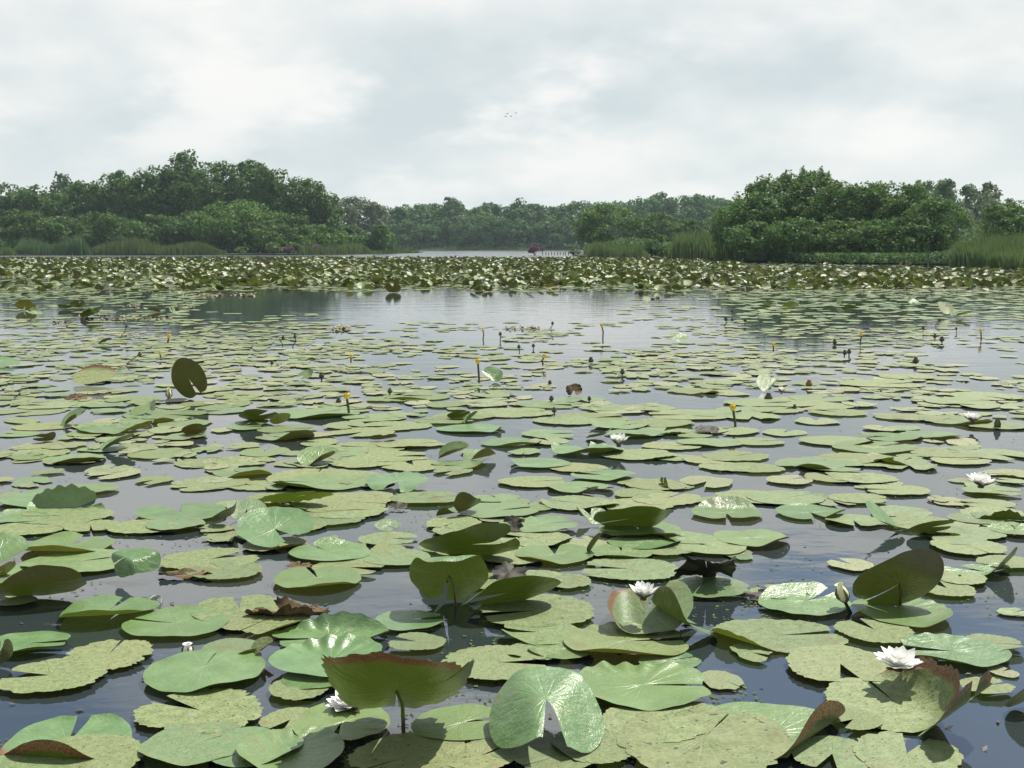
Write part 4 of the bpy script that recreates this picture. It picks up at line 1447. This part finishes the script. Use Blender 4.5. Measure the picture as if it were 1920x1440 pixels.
def white_flower(cx, cy_base, wpx, label, z=0.03, open_=1.0, mat=None, seed=0, petals=(9, 8, 7), elevs=(18, 42, 64)):
    rng = np.random.default_rng(seed + int(cx))
    o = base_on(cx, cy_base, z)
    r = wpx / 2 / FPX * depth_of(o) * 1.12
    root = empty('water_lily', o); tag(root, label, 'flower', 'white water lilies')
    mb = MB()
    for n, e, L in zip(petals, elevs, (1.0, .92, .75)):
        a0 = rng.uniform(0, 6)
        for i in range(n):
            mb.petal((0, 0, .06 * r), a0 + 2 * math.pi * i / n + rng.uniform(-.1, .1), R(e + rng.uniform(-6, 6)), r * L * rng.uniform(.95, 1.08), r * .56 * rng.uniform(.9, 1.1), R(20), nl=6)
    mb.build('corolla', mat or M_WHITE, root)
    mb = MB()
    for i in range(26):
        a = rng.uniform(0, 6.28); e = R(rng.uniform(45, 85))
        mb.petal((0, 0, .1 * r), a, e, r * .34, r * .07, R(25), nl=2)
    mb.lathe([(.01 * r, .12 * r), (.14 * r, .16 * r), (.10 * r, .24 * r), (.01 * r, .27 * r)], 10)
    mb.build('stamen_ring', M_STAMEN, root)
    mb = MB()
    for i in range(4):
        mb.petal((0, 0, .03 * r), math.pi / 4 + i * math.pi / 2 + rng.uniform(-.2, .2), R(elevs[0] - 8), r * .95, r * .42, R(22), nl=5)
    mb.lathe([(.005 * r, -.05 * r), (.16 * r, -.02 * r), (.2 * r, .06 * r), (.05 * r, .09 * r)], 10)
    mb.build('sepal_cup', M_SEPAL, root)
    return root


def stalk_flower(x0, y0, xb, yb, label, dia=14, seed=0, name='yellow_pond_lily', cat='flower', group='yellow pond lilies on stalks', mat=None, bend=0.0, flower=True):
    """A head at pixel (x0,y0) on a bent stalk rooted in the water at (xb,yb)."""
    g = ground(xb, yb)
    p = at(x0, y0, g[1])
    d = depth_of(g); r = dia / 2 / FPX * d * (1.25 if flower else 1.0)
    root = empty(name, (g[0], g[1], 0)); tag(root, label, cat, group)
    h = p - g
    mb = MB()
    rs = max(.0035, r * .26)
    mid = h * .5 + np.array([bend * h[2], 0, 0])
    mb.tube([(-h[0] * .1, 0, -.06), mid * .55, mid, h * .8 + np.array([bend * .4 * h[2], 0, 0]), h], [rs * 1.05, rs, rs, rs * .95, rs * .9], 7)
    mb.build('stalk', M_DARKSTEM, root)
    mb = MB()
    if flower:
        for i in range(5):
            mb.petal(h + np.array([0, 0, -r * .3]), i * 2 * math.pi / 5 + seed, R(28), r * 1.25, r * 1.5, R(95), nl=5, tipw=3.0, roll=.3)
        f = mb.build('flower_cup', mat or M_YELLOW, root)
        mb = MB()
        mb.lathe([(.01, -.5 * r), (.55 * r, -.1 * r), (.5 * r, .35 * r), (.62 * r, .45 * r), (.55 * r, .52 * r), (.01, .5 * r)], 10, loc=h)
        mb.build('pistil', M_STAMEN, root)
    else:
        mb.lathe([(.25 * r, -1.0 * r), (.85 * r, -.6 * r), (1.0 * r, -.05 * r), (.6 * r, .55 * r), (.45 * r, .9 * r), (.62 * r, 1.05 * r), (.02 * r, 1.1 * r)], 10, loc=h)
        mb.build('pod', mat or M_POD, root)
    return root


def lily_bud(cx, y_top, y_base, wpx, label, mat=None, z=0.0, tilt=0.0, sep=True, stalk_to=None):
    o = base_on(cx, y_base, z)
    d = depth_of(o); H = (y_base - y_top) / FPX * d; r = wpx / 2 / FPX * d
    root = empty('water_lily_bud', o); tag(root, label, 'flower bud', 'closed water lily buds')
    ax = np.array([math.sin(tilt), 0, math.cos(tilt)])
    mb = MB()
    b = np.array([0, 0, 0.0])
    mb.lathe([(.25 * r, 0), (.85 * r, H * .2), (1.0 * r, H * .42), (.75 * r, H * .72), (.3 * r, H * .93), (.01, H)], 12, loc=b, axis=ax, flute=.07, nf=5)
    mb.build('petals', mat or M_CREAM, root)
    if sep:
        mb = MB()
        for i in range(4):
            a = i * math.pi / 2 + .4
            pts = [b + ax * H * t + np.array([math.cos(a), math.sin(a), 0]) * q * r for t, q in ((0, .3), (.25, 1.0), (.5, 1.1), (.8, .72))]
            mb.tube(pts, [r * .2, r * .3, r * .24, r * .05], 5)
        mb.build('sepals', M_SEPAL, root)
    if stalk_to:
        g = ground(*stalk_to) - o; g[2] = -o[2] - .05
        mb = MB(); mb.tube([b, g * .45 + np.array([.004, 0, .0]), g], [r * .28, r * .26, r * .28], 7)
        mb.build('stalk', M_DARKSTEM, root)
    return root


white_flower(1160, 837, 46, 'white water lily with dark reddish sepals beside the dark bent leaf corner', seed=1, elevs=(38, 55, 70))
LANDMARKS.append((*ground(1160, 835)[:2], 'the white flower with dark sepals', None))
white_flower(1823, 792, 40, 'white water lily next to the dark bud, farther of the two by the frame edge', seed=2, elevs=(32, 50, 68))
LANDMARKS.append((*ground(1823, 790)[:2], 'the white flower near the dark bud', None))
white_flower(1839, 914, 58, 'white water lily bowl resting on a flat pad, in line with the dark bud', seed=3, elevs=(28, 48, 66))
LANDMARKS.append((*ground(1838, 912)[:2], 'the bowl-shaped white flower', None))
white_flower(1206, 1124, 62, 'open white water lily rising from the rusty-rimmed leaf', z=.07, seed=4, elevs=(34, 56, 74))
LANDMARKS.append((*ground(1206, 1120)[:2], 'the white flower in the rusty-rimmed leaf', None))
white_flower(1684, 1256, 92, 'largest white water lily with spread pointed petals, above the half-folded rusty leaf', z=.045, seed=5, elevs=(14, 40, 62))
LANDMARKS.append((*ground(1685, 1250)[:2], 'the largest white flower', None))
white_flower(652, 1330, 80, 'white water lily mostly hidden beneath the stemmed brown-topped leaf', z=.008, seed=6, elevs=(12, 30, 50))
white_flower(1465, 738, 24, 'white blossom leaning out of the folded light green leaf', z=.02, seed=7, elevs=(50, 65, 75), petals=(7, 6, 5))
lily_bud(1584, 1092, 1128, 24, 'half-open greenish white bud on a red-brown stalk beside the big oval standing leaf', tilt=-.35, z=.03, stalk_to=(1608, 1145))
lily_bud(317, 727, 746, 10, 'small white and green bud beside the upright brown leaf')
lily_bud(352, 1206, 1226, 18, 'small white bud held in green sepals, between two pads', mat=M_WHITE)
lily_bud(1870, 783, 804, 12, 'dark pointed green bud mirrored in open water', mat=M_SEPAL)
LANDMARKS.append((*ground(1870, 800)[:2], 'the dark pointed bud', None))

YF = [
    (650, 743, 655, 776, 15, .0, 'yellow pond lily on a stalk between the boat-shaped leaf and a silvery bud'),
    (896, 678, 899, 720, 12, .0, 'tall yellow pond lily beside the folded bright green leaf'),
    (1374, 765, 1380, 803, 15, .0, 'bright yellow pond lily standing upright at the edge of a speckled pad'),
    (1021, 668, 1020, 686, 10, -.25, 'small yellow pond lily with a kinked stalk in open water'),
    (658, 668, 658, 680, 9, .0, 'small yellow pond lily level with the pale small pointed leaf'),
    (1128, 610, 1130, 635, 8, .08, 'thin long-stalked yellow pond lily in far open water'),
    (1450, 646, 1450, 661, 9, .0, 'yellow pond lily in front of the dark mirrored willows'),
    (1615, 627, 1613, 645, 8, .0, 'yellow pond lily among far flat pads, past the dark mirrored willows'),
    (1839, 620, 1840, 638, 8, .0, 'yellow pond lily among far flat pads towards the frame edge'),
    (317, 631, 314, 645, 10, .0, 'orange-yellow pond lily by the mirrored wooded rise'),
    (906, 621, 905, 636, 7, .1, 'tiny yellow pond lily with a dark bud beside it'),
    (300, 662, 302, 673, 8, .0, 'stubby yellow pond lily above the upright brown leaf'),
]
for i, (x, y, xb, yb, dia, b, lab) in enumerate(YF):
    stalk_flower(x, y, xb, yb, lab, dia, i, bend=b)
SEED = [(938, 626, 938, 638, 7, 0, 'bud on a stalk beside the tiny yellow pond lily'), (531, 633, 533, 648, 7, -.4, 'dark pod on a bent stalk, one of two by the mirrored wood'), (553, 631, 545, 651, 7, .3, 'dark pod on a leaning stalk, second of two by the mirrored wood'),
        (237, 612, 222, 634, 6, .2, 'dark pod on a thin leaning stalk near the floating debris'), (603, 704, 603, 712, 11, 0, 'silvery dark pod sitting in the water beside the small pointed green leaf'),
        (731, 733, 731, 742, 10, 0, 'round dark pod beside a floating dark leaf blade'), (635, 751, 635, 757, 11, 0, 'silvery pod beside the stalk of a yellow pond lily'),
        (1036, 606, 1030, 617, 6, .2, 'bent dark pod beyond the pink floating debris'), (1361, 598, 1356, 611, 8, .35, 'dark pod on a kinked stalk near the mirrored willows'),
        (1373, 583, 1370, 592, 6, .3, 'thin bent pod above the kinked one'), (1397, 600, 1397, 609, 7, 0, 'short thick stalk at the edge of the mirrored willows'),
        (1762, 600, 1752, 612, 6, .1, 'leaning pod among far flat pads'), (1731, 614, 1731, 624, 6, 0, 'T-shaped dark pod among far flat pads'),
        (1793, 616, 1792, 624, 5, .2, 'tiny bent pod beside the T-shaped one'), (1000, 648, 1000, 655, 7, 0, 'dark pod in open water near the kinked yellow pond lily'),
        (973, 650, 974, 659, 7, 0, 'short dark pod between two mats of speckled pads'), (1108, 675, 1108, 681, 11, 0, 'dark rounded pod in open water'),
        (1167, 697, 1167, 706, 10, 0, 'dark triangular pod in open water'), (1031, 717, 1031, 722, 8, 0, 'pair-like dark pod on a speckled mat'),
        (1034, 747, 1033, 755, 10, -.1, 'dark broken pod in open water'), (1105, 747, 1105, 754, 8, 0, 'pointed dark pod beside a floating leaf'),
        (1039, 769, 1040, 782, 10, 0, 'dark forked pod between two pads'), (1441, 745, 1441, 750, 16, 0, 'round dark pod below the folded leaf with blossom'),
        (1717, 676, 1717, 683, 12, 0, 'black pod with a floating blade in open water'), (1584, 661, 1583, 669, 9, 0, 'dark pod of a close pair in open water'),
        (1592, 659, 1592, 667, 9, 0, 'second dark pod of a close pair in open water'), (1565, 641, 1565, 647, 9, 0, 'dark pod before the far flat pads'),
        (1753, 630, 1753, 638, 8, 0, 'dark pod beside a larger one on far pads'), (1766, 636, 1766, 643, 10, 0, 'larger dark pod on far pads'),
        (1490, 763, 1462, 768, 9, .1, 'green pod on a stalk lying over a speckled pad'), (510, 680, 509, 687, 7, 0, 'dark pod before the small pointed green leaf'),
        (262, 664, 232, 686, 8, .0, 'pale bud on a long leaning dry stalk with black remains'), (37, 738, 24, 748, 4, 0, 'short leaning dry stick near the frame edge')]
for i, (x, y, xb, yb, dia, b, lab) in enumerate(SEED):
    stalk_flower(x, y, xb, yb, lab, dia, i, 'seed_pod', 'seed pod', 'dark seed pods on the lake', bend=b, flower=False)
stalk_flower(1517, 719, 1517, 726, 'round ochre bud floating alone in open water', 13, 3, 'ochre_bud', 'flower bud', None, M_ORANGE, flower=False)
LANDMARKS.append((*ground(1517, 724)[:2], 'the round ochre bud', None))
LANDMARKS.append((*ground(1379, 800)[:2], 'the bright yellow pond lily', None))
LANDMARKS.append((*ground(655, 776)[:2], 'the yellow flower by the silvery bud', None))
LANDMARKS.append((*ground(1441, 750)[:2], 'the round dark pod', None))


def debris(name, label, spots, n, seed, size=.035):
    rng = np.random.default_rng(seed)
    P = []
    for (x0, y0, x1, y1) in spots:
        m = max(8, int(n * (x1 - x0) / sum(s[2] - s[0] for s in spots)))
        for _ in range(m):
            g = ground(rng.uniform(x0, x1), rng.uniform(y0, y1)); g[2] = rng.uniform(.004, .03) * rng.random(); P.append(g)
    P = np.array(P)
    N = rng.normal(size=P.shape) * .5 + np.array([0, 0, 1.0])
    V, Q, r = leaf_cloud(P, N, size, rng, 1.4)
    tag(link(name, np_mesh(name, V, Q, None, M_BITS, smooth=False)), label, 'debris', kind='stuff')


debris('floating_debris', 'floating raft of pinkish brown and yellow plant remains before the mirrored wood', [(150, 593, 330, 603), (95, 602, 140, 608), (320, 572, 365, 578), (230, 572, 262, 578)], 240, 5, .036)
debris('floating_debris', 'thin floating line of pinkish plant remains in open water', [(945, 614, 1012, 619)], 70, 6, .032)
debris('floating_debris', 'small dark and pink plant remains floating before the far bed', [(1195, 557, 1240, 562), (622, 617, 658, 622), (340, 551, 480, 556)], 200, 7, .06)

# ------------------------------------------------------------------ scattered leaves of the middle and far water
def zone(x, y, nz):
    """Cover, share of raised leaves, share of smooth leaves at a photo position; nz: clumpy noise 0..1."""
    if y < 484.5: return 0, 0, 0
    if y < 548 - max(0, (x - 1250) * .012):
        if x < 330:
            if y > 516: return (.95 if nz > .30 else .5), .16, .6
            return .95, .42, .5
        if x > 1395:
            if y < 499: return .9, .06, .7
            if y < 506: return (.25 if x > 1480 else .9), .1, .7
            if y < 512: return .95, .12, .7
            return 1.0, .55, .5
        edge = 546 + 3.0 * math.sin(x * .021) + 2.0 * math.sin(x * .057)
        if y > edge: return 0, 0, 0
        if y > edge - 8: return .95, .12, .6
        return 1.0, .54, .5
    if y < 604:
        if x < 400 - (y - 548) * 1.2: return (.75 if nz > .42 else .22), .04, .8
        if x > 1392 - max(0, 600 - y) * .4: return (.80 if nz > .30 else .35), .01, .9
        if x > 1150: return (.22 if nz > .55 else .04), .0, .4
        if x < 640 and y > 585: return .10, 0, .9
        return .0, 0, .3
    if y < 650:
        if x < 620: return (.95 if nz > .34 else .35), .0, .25
        if x > 1395: return (.65 if nz > .38 else .25), .0, .7
        return (.75 if nz > .54 else .10), .0, .12
    if y < 735:
        if x < 660: return (.95 if nz > .30 else .40), .0, .18
        return (.90 if nz > .46 else .16), .0, .12
    if y < 770:
        return (.50 if nz > .50 else .08), .0, .10
    return 0, 0, 0


def templates(na, nr, raised_, rng, n):
    out = []
    for i in range(n):
        P, RHO, PHI, Q, T = leaf_grid(na, nr, rng.uniform(0, 6.28), R(rng.choice([4, 14, 28])), rng, .012 if raised_ else .08, 1.0 if raised_ else 3.2)
        if not raised_: P = P * np.array([1.0, rng.uniform(.6, 1.0)])
        if raised_:
            b = [(rng.uniform(0, 360), rng.uniform(-.1, .5), rng.uniform(30, 80), .4)]
            V = deform(P, RHO, PHI, b, rng.uniform(0, .15), .05, 3, rng.uniform(0, 6))
            V = V @ tilt_mat(270 + rng.normal() * 55, R(rng.uniform(8, 44))).T
        else:
            b = [(rng.uniform(0, 360), .6, rng.uniform(5, 35), .4)] if rng.random() < .25 else []
            V = deform(P, RHO, PHI, b, 0, .012, 3, rng.uniform(0, 6))
        V[:, 2] -= V[:, 2].min()
        out.append((P, V, Q, T))
    return out


def fbm(x, y):
    return .5 + .5 * (np.sin(x * 1.7 + 1.1 * np.sin(y * 1.3)) * np.sin(y * 1.9 + .8 * np.sin(x * 1.1 + 2)) * .6 + np.sin(x * 4.3 + y * 1.2) * np.sin(y * 3.7 - x * .7) * .4)


def scatter():
    rng = np.random.default_rng(99)
    cells = {}
    near, far = [], []
    bands = [(5.2, 9.5, 44), (9.5, 15, 30), (15, 26, 28), (26, 45, 18), (45, 72, 10)]
    for y0, y1, dens in bands:
        hw1 = y1 * .53 + .5
        n = int((y1 - y0) * 2 * hw1 * dens)
        X = rng.uniform(-hw1, hw1, n); Y = rng.uniform(y0, y1, n)
        d = Y * CP + EYE * SP
        px = 960 + FPX * X / d
        py = 720 - FPX * (Y * SP - EYE * CP) / d
        N = fbm(X * .8, Y * .55)
        for i in range(n):
            if px[i] < -140 or px[i] > 2060: continue
            c, rs, fr = zone(px[i], py[i], N[i])
            if rng.random() > c: continue
            r = rng.uniform(.09, .15) * (1.12 if Y[i] > 45 else 1.0) * (.72 if Y[i] < 12 else 1.0)
            up = rng.random() < rs
            if up and Y[i] > 17: r *= .80
            if not up:
                key = (int(X[i] / .2), int(Y[i] / .2)); bad = False
                for a in (-1, 0, 1):
                    for b in (-1, 0, 1):
                        for q in cells.get((key[0] + a, key[1] + b), ()):
                            if (q[0] - X[i]) ** 2 + (q[1] - Y[i]) ** 2 < (0.62 * (r + q[2])) ** 2: bad = True
                if bad: continue
                cells.setdefault(key, []).append((X[i], Y[i], r))
            (near if Y[i] < 13 and not up else far).append((X[i], Y[i], r, up, rng.random() < fr, 2 * r / d[i] * FPX, px[i]))
    return near, far


near_pts, far_pts = scatter()
inside = [p for p in near_pts if 0 < p[6] < 1920]
inside.sort(key=lambda p: -p[5])
# of the plain pads only the 300 that show largest stay single; the smallest join the cover
plain = sorted([p for p in PADS if not p['label']], key=lambda p: p['w'])
extra_pts = []
for p in plain[:max(0, len(PADS) - 300)]:
    rr = p['w'] / 2 / FPX * depth_of(p['o'])
    extra_pts.append((p['o'][0], p['o'][1], rr, False, p['look'].startswith(('smooth', 'light')), p['w'], 0))
    bpy.data.objects.remove(p['ob']); PADS.remove(p)
N_IND = max(0, 300 - len(PADS))
indiv = inside[:N_IND]
ind_set = set((p[0], p[1]) for p in indiv)
rest = [p for p in near_pts if (p[0], p[1]) not in ind_set] + far_pts + extra_pts
for (X, Y, r, up, fr, w, px) in indiv:
    rng = np.random.default_rng(int(abs(X) * 9173 + Y * 7919))
    st = 'y' if fr else ('s' if rng.random() < .7 else 'm')
    P, V, Q, T, wear = leaf_arrays(st, w, rng)
    V = V * r; V[:, 2] -= V[:, 2].min()
    o = np.array([X, Y, .002 + .004 * rng.random()])
    ob = make_leaf(V, P, Q, T, wear, st, o, rng.random())
    reg(ob, st, (), o, w, None, None)


def build_mass(name, label, pts, seed):
    rng = np.random.default_rng(seed)
    TN = {False: templates(16, 3, False, rng, 14), True: templates(14, 4, True, rng, 26)}
    TF = {False: templates(10, 2, False, rng, 10), True: templates(10, 3, True, rng, 26)}
    V, Q, T, U, A, B, n = [], [], [], [], [], [], 0
    for (X, Y, r, up, fr, w, px) in pts:
        t = (TN if Y < 26 else TF)[up]
        P, V0, q, tt = t[int(rng.integers(len(t)))]
        a = rng.uniform(-.7, .7) if up and rng.random() < .58 else rng.uniform(0, 6.28)
        c, s = math.cos(a), math.sin(a)
        W = (V0 * r) @ np.array([[c, -s, 0], [s, c, 0], [0, 0, 1]]).T
        W = W + np.array([X, Y, .002 + .006 * rng.random() + (rng.uniform(0, .03) if up else 0)])
        V.append(W); Q.append(q + n); T.append(tt + n); U.append(P); n += len(W)
        A.append(np.full(len(W), rng.random())); B.append(np.full(len(W), (rng.choice([.2, .45, .6]) if Y < 18 else rng.choice([.65, .85])) if fr else rng.choice([.8, 1.15, 1.3, 1.45])))
    A, B = np.concatenate(A), np.concatenate(B)
    me = np_mesh(name, np.concatenate(V), np.concatenate(Q), np.concatenate(T), M_LEAF, uv=np.concatenate(U), attrs={'rnd': A, 'wear': np.zeros(len(A)), 'kind': B})
    tag(link(name, me), label, 'lily pads', kind='stuff')




def film():
    """Small thin decaying pads and pad scraps lying flush with the water between the larger pads."""
    rng = np.random.default_rng(41)
    out = []
    for y0, y1, dens in ((2.9, 4.2, 40), (4.2, 6.5, 80), (6.5, 10, 80), (10, 14, 45)):
        hw = y1 * .5 + .4
        n = int((y1 - y0) * 2 * hw * dens)
        X = rng.uniform(-hw, hw, n); Y = rng.uniform(y0, y1, n)
        d = Y * CP + EYE * SP
        px = 960 + FPX * X / d; py = 720 - FPX * (Y * SP - EYE * CP) / d
        N = fbm(X * 1.1 + 3, Y * .8 + 1)
        for i in range(n):
            lim = .66 if py[i] > 860 else .56 if py[i] > 760 else (.40 if px[i] < 660 else .53)
            if py[i] < 655 and 640 < px[i] < 1390: lim = .66
            if py[i] < 610 or N[i] < lim or rng.random() < .25 or not -60 < px[i] < 1980: continue
            out.append((X[i], Y[i], rng.uniform(.035, .085), False, False, 10, px[i]))
    return out


def duckweed():
    rng = np.random.default_rng(43)
    P = []
    while len(P) < 2600:
        g = ground(rng.uniform(-20, 1940), 640 + 800 * rng.random() ** 1.2)
        if fbm(g[0] * 2.3 + 5, g[1] * 2.1) < .60: continue
        g[2] = .0025; P.append(g)
    P = np.array(P); N = rng.normal(size=P.shape) * .08 + np.array([0, 0, 1.0])
    V, Q, r = leaf_cloud(P, N, .0085, rng, 1.1)
    tag(link('duckweed', np_mesh('duckweed', V, Q, None, M_REED, attrs={'rnd': r}, smooth=False)), 'tiny green duckweed leaves floating in drifts between the pads', 'duckweed', kind='stuff')


duckweed()
build_mass('rotting_pad_film', 'thin pale decaying pad scraps lying flush with the water between the pads', film(), 6)


def beside_frame():
    """The cover goes on to either side of the boat and right up to it."""
    rng = np.random.default_rng(47)
    out, cells = [], []
    n = 2600
    X = rng.uniform(-6.5, 6.5, n); Y = rng.uniform(.9, 10, n)
    for x, y in zip(X, Y):
        d = y * CP + EYE * SP
        px = 960 + FPX * x / d; py = 720 - FPX * (y * SP - EYE * CP) / d
        if (-110 < px < 2030 and py < 1500) or fbm(x * .9, y * .7) < .40: continue
        r = rng.uniform(.09, .15)
        if any((a - x) ** 2 + (b - y) ** 2 < (.75 * (r + c)) ** 2 for a, b, c in cells): continue
        cells.append((x, y, r)); out.append((x, y, r, False, rng.random() < .4, 10, px))
    return out


rest += beside_frame()
build_mass('lily_pad_cover', 'countless small lily pads covering the middle and far water, many raised in the far bed', rest, 4)


def far_flowers():
    """White blossoms of the far bed: one small flower and its copies."""
    rng = np.random.default_rng(17)
    protos = []
    for k in range(4):
        mb = MB()
        for n, e, L in ((8, 28, 1.0), (6, 58, .85)):
            for i in range(n):
                mb.petal((0, 0, .008), 6.28 * i / n + k, R(e + rng.uniform(-8, 8)), .058 * L, .034, R(25), nl=2, tipw=1.0)
        protos.append(np_mesh('far_blossom', np.array(mb.v), mb.q, mb.t, M_WHITE if k < 3 else M_CREAM, smooth=True))
    G = 'white water lilies of the far bed'
    done = 0
    while done < 180:
        x, y = rng.uniform(-10, 1930), 487 + 60 * rng.random() ** 1.25
        if 330 < x < 1250 and y > 541: continue
        if x > 1400 and (y < 508 or y > 541) : continue
        if x < 330 and y > 545: continue
        g = ground(x, y)
        s = rng.uniform(.9, 1.4) * (.95 if g[1] < 35 else 1.2)
        o = link('water_lily', protos[int(rng.integers(4))], None, (g[0], g[1], rng.uniform(.06, .15)))
        o.scale = (s, s, s); o.rotation_euler = (rng.uniform(-.3, .3), rng.uniform(-.3, .3), rng.uniform(0, 6))
        tag(o, 'small white water lily dotted among the raised leaves of the far bed', 'flower', G)
        done += 1


far_flowers()



def specks():
    rng = np.random.default_rng(3)
    P = []
    for _ in range(260):
        g = ground(rng.uniform(0, 1920), rng.uniform(640, 1440)); g[2] = .003; P.append(g)
    P = np.array(P); N = rng.normal(size=P.shape) * .12 + np.array([0, 0, 1.0])
    V, Q, r = leaf_cloud(P, N, .009, rng, 1.6)
    tag(link('floating_specks', np_mesh('floating_specks', V, Q, None, M_POD, smooth=False)), 'tiny plant bits and seeds drifting on the open water', 'debris', kind='stuff')


specks()


# ------------------------------------------------------------------ labels of the plain leaves
def label_pads():
    used = {}
    L = [(x, y, p, ob) for x, y, p, ob in LANDMARKS]
    items = []
    for q in PADS:
        if q['label']:
            tag(q['ob'], q['label'], 'lily pad' if q['ob'].name.startswith('lily') else 'decayed leaf', 'lily pads on the near water'); used[q['label']] = 1; continue
        o = q['o']
        ds = sorted(((x - o[0]) ** 2 + (y - o[1]) ** 2, i) for i, (x, y, p, ob) in enumerate(L) if ob is not q['ob'])
        i1 = ds[0][1]; x1, y1, p1, _ = L[i1]
        v1 = np.array([x1 - o[0], y1 - o[1]])
        best = None
        for d, i in ds[1:9]:
            v2 = np.array([L[i][0] - o[0], L[i][1] - o[1]])
            c = float(v1 @ v2 / (np.linalg.norm(v1) * np.linalg.norm(v2) + 1e-9))
            if c < -.45: best = i; break
        if best is not None: rel = f'between {p1} and {L[best][2]}'
        elif abs(v1[1]) > abs(v1[0]): rel = ('behind ' if v1[1] < 0 else 'in front of ') + p1
        else: rel = 'beside ' + p1
        size = 'large ' if q['w'] > 170 else 'small ' if q['w'] < 75 else ''
        if len(f"{size}{q['look']} pad {rel}".split()) > 15: rel = 'beside ' + p1
        opts = [f"{size}{q['look']} pad {rel}", f"{size}{q['look']} pad{q['extra']} {rel}"]
        if len(opts[1].split()) > 15: opts = opts[:1]
        items.append((q, opts, p1, math.sqrt(ds[0][0])))
    ordn = ['', 'second ', 'third ', 'fourth ', 'fifth ', 'sixth ', 'seventh ', 'eighth ', 'ninth ', 'tenth ', 'eleventh ', 'twelfth ']
    items.sort(key=lambda t: t[3])
    count = {}
    for q, opts, p1, d in items:
        lab = None
        for c in opts:
            if c not in used: lab = c; break
        if lab is None:
            k = opts[0]; count[k] = count.get(k, 0) + 1
            n = count[k]
            lab = f"{ordn[n] if n < len(ordn) else str(n) + 'th '}{k}"
            while lab in used:
                n += 1; lab = f"{ordn[n] if n < len(ordn) else str(n) + 'th '}{k}"
        w = lab.split()
        used[lab] = 1
        tag(q['ob'], lab, 'lily pad', 'lily pads on the near water')


label_pads()
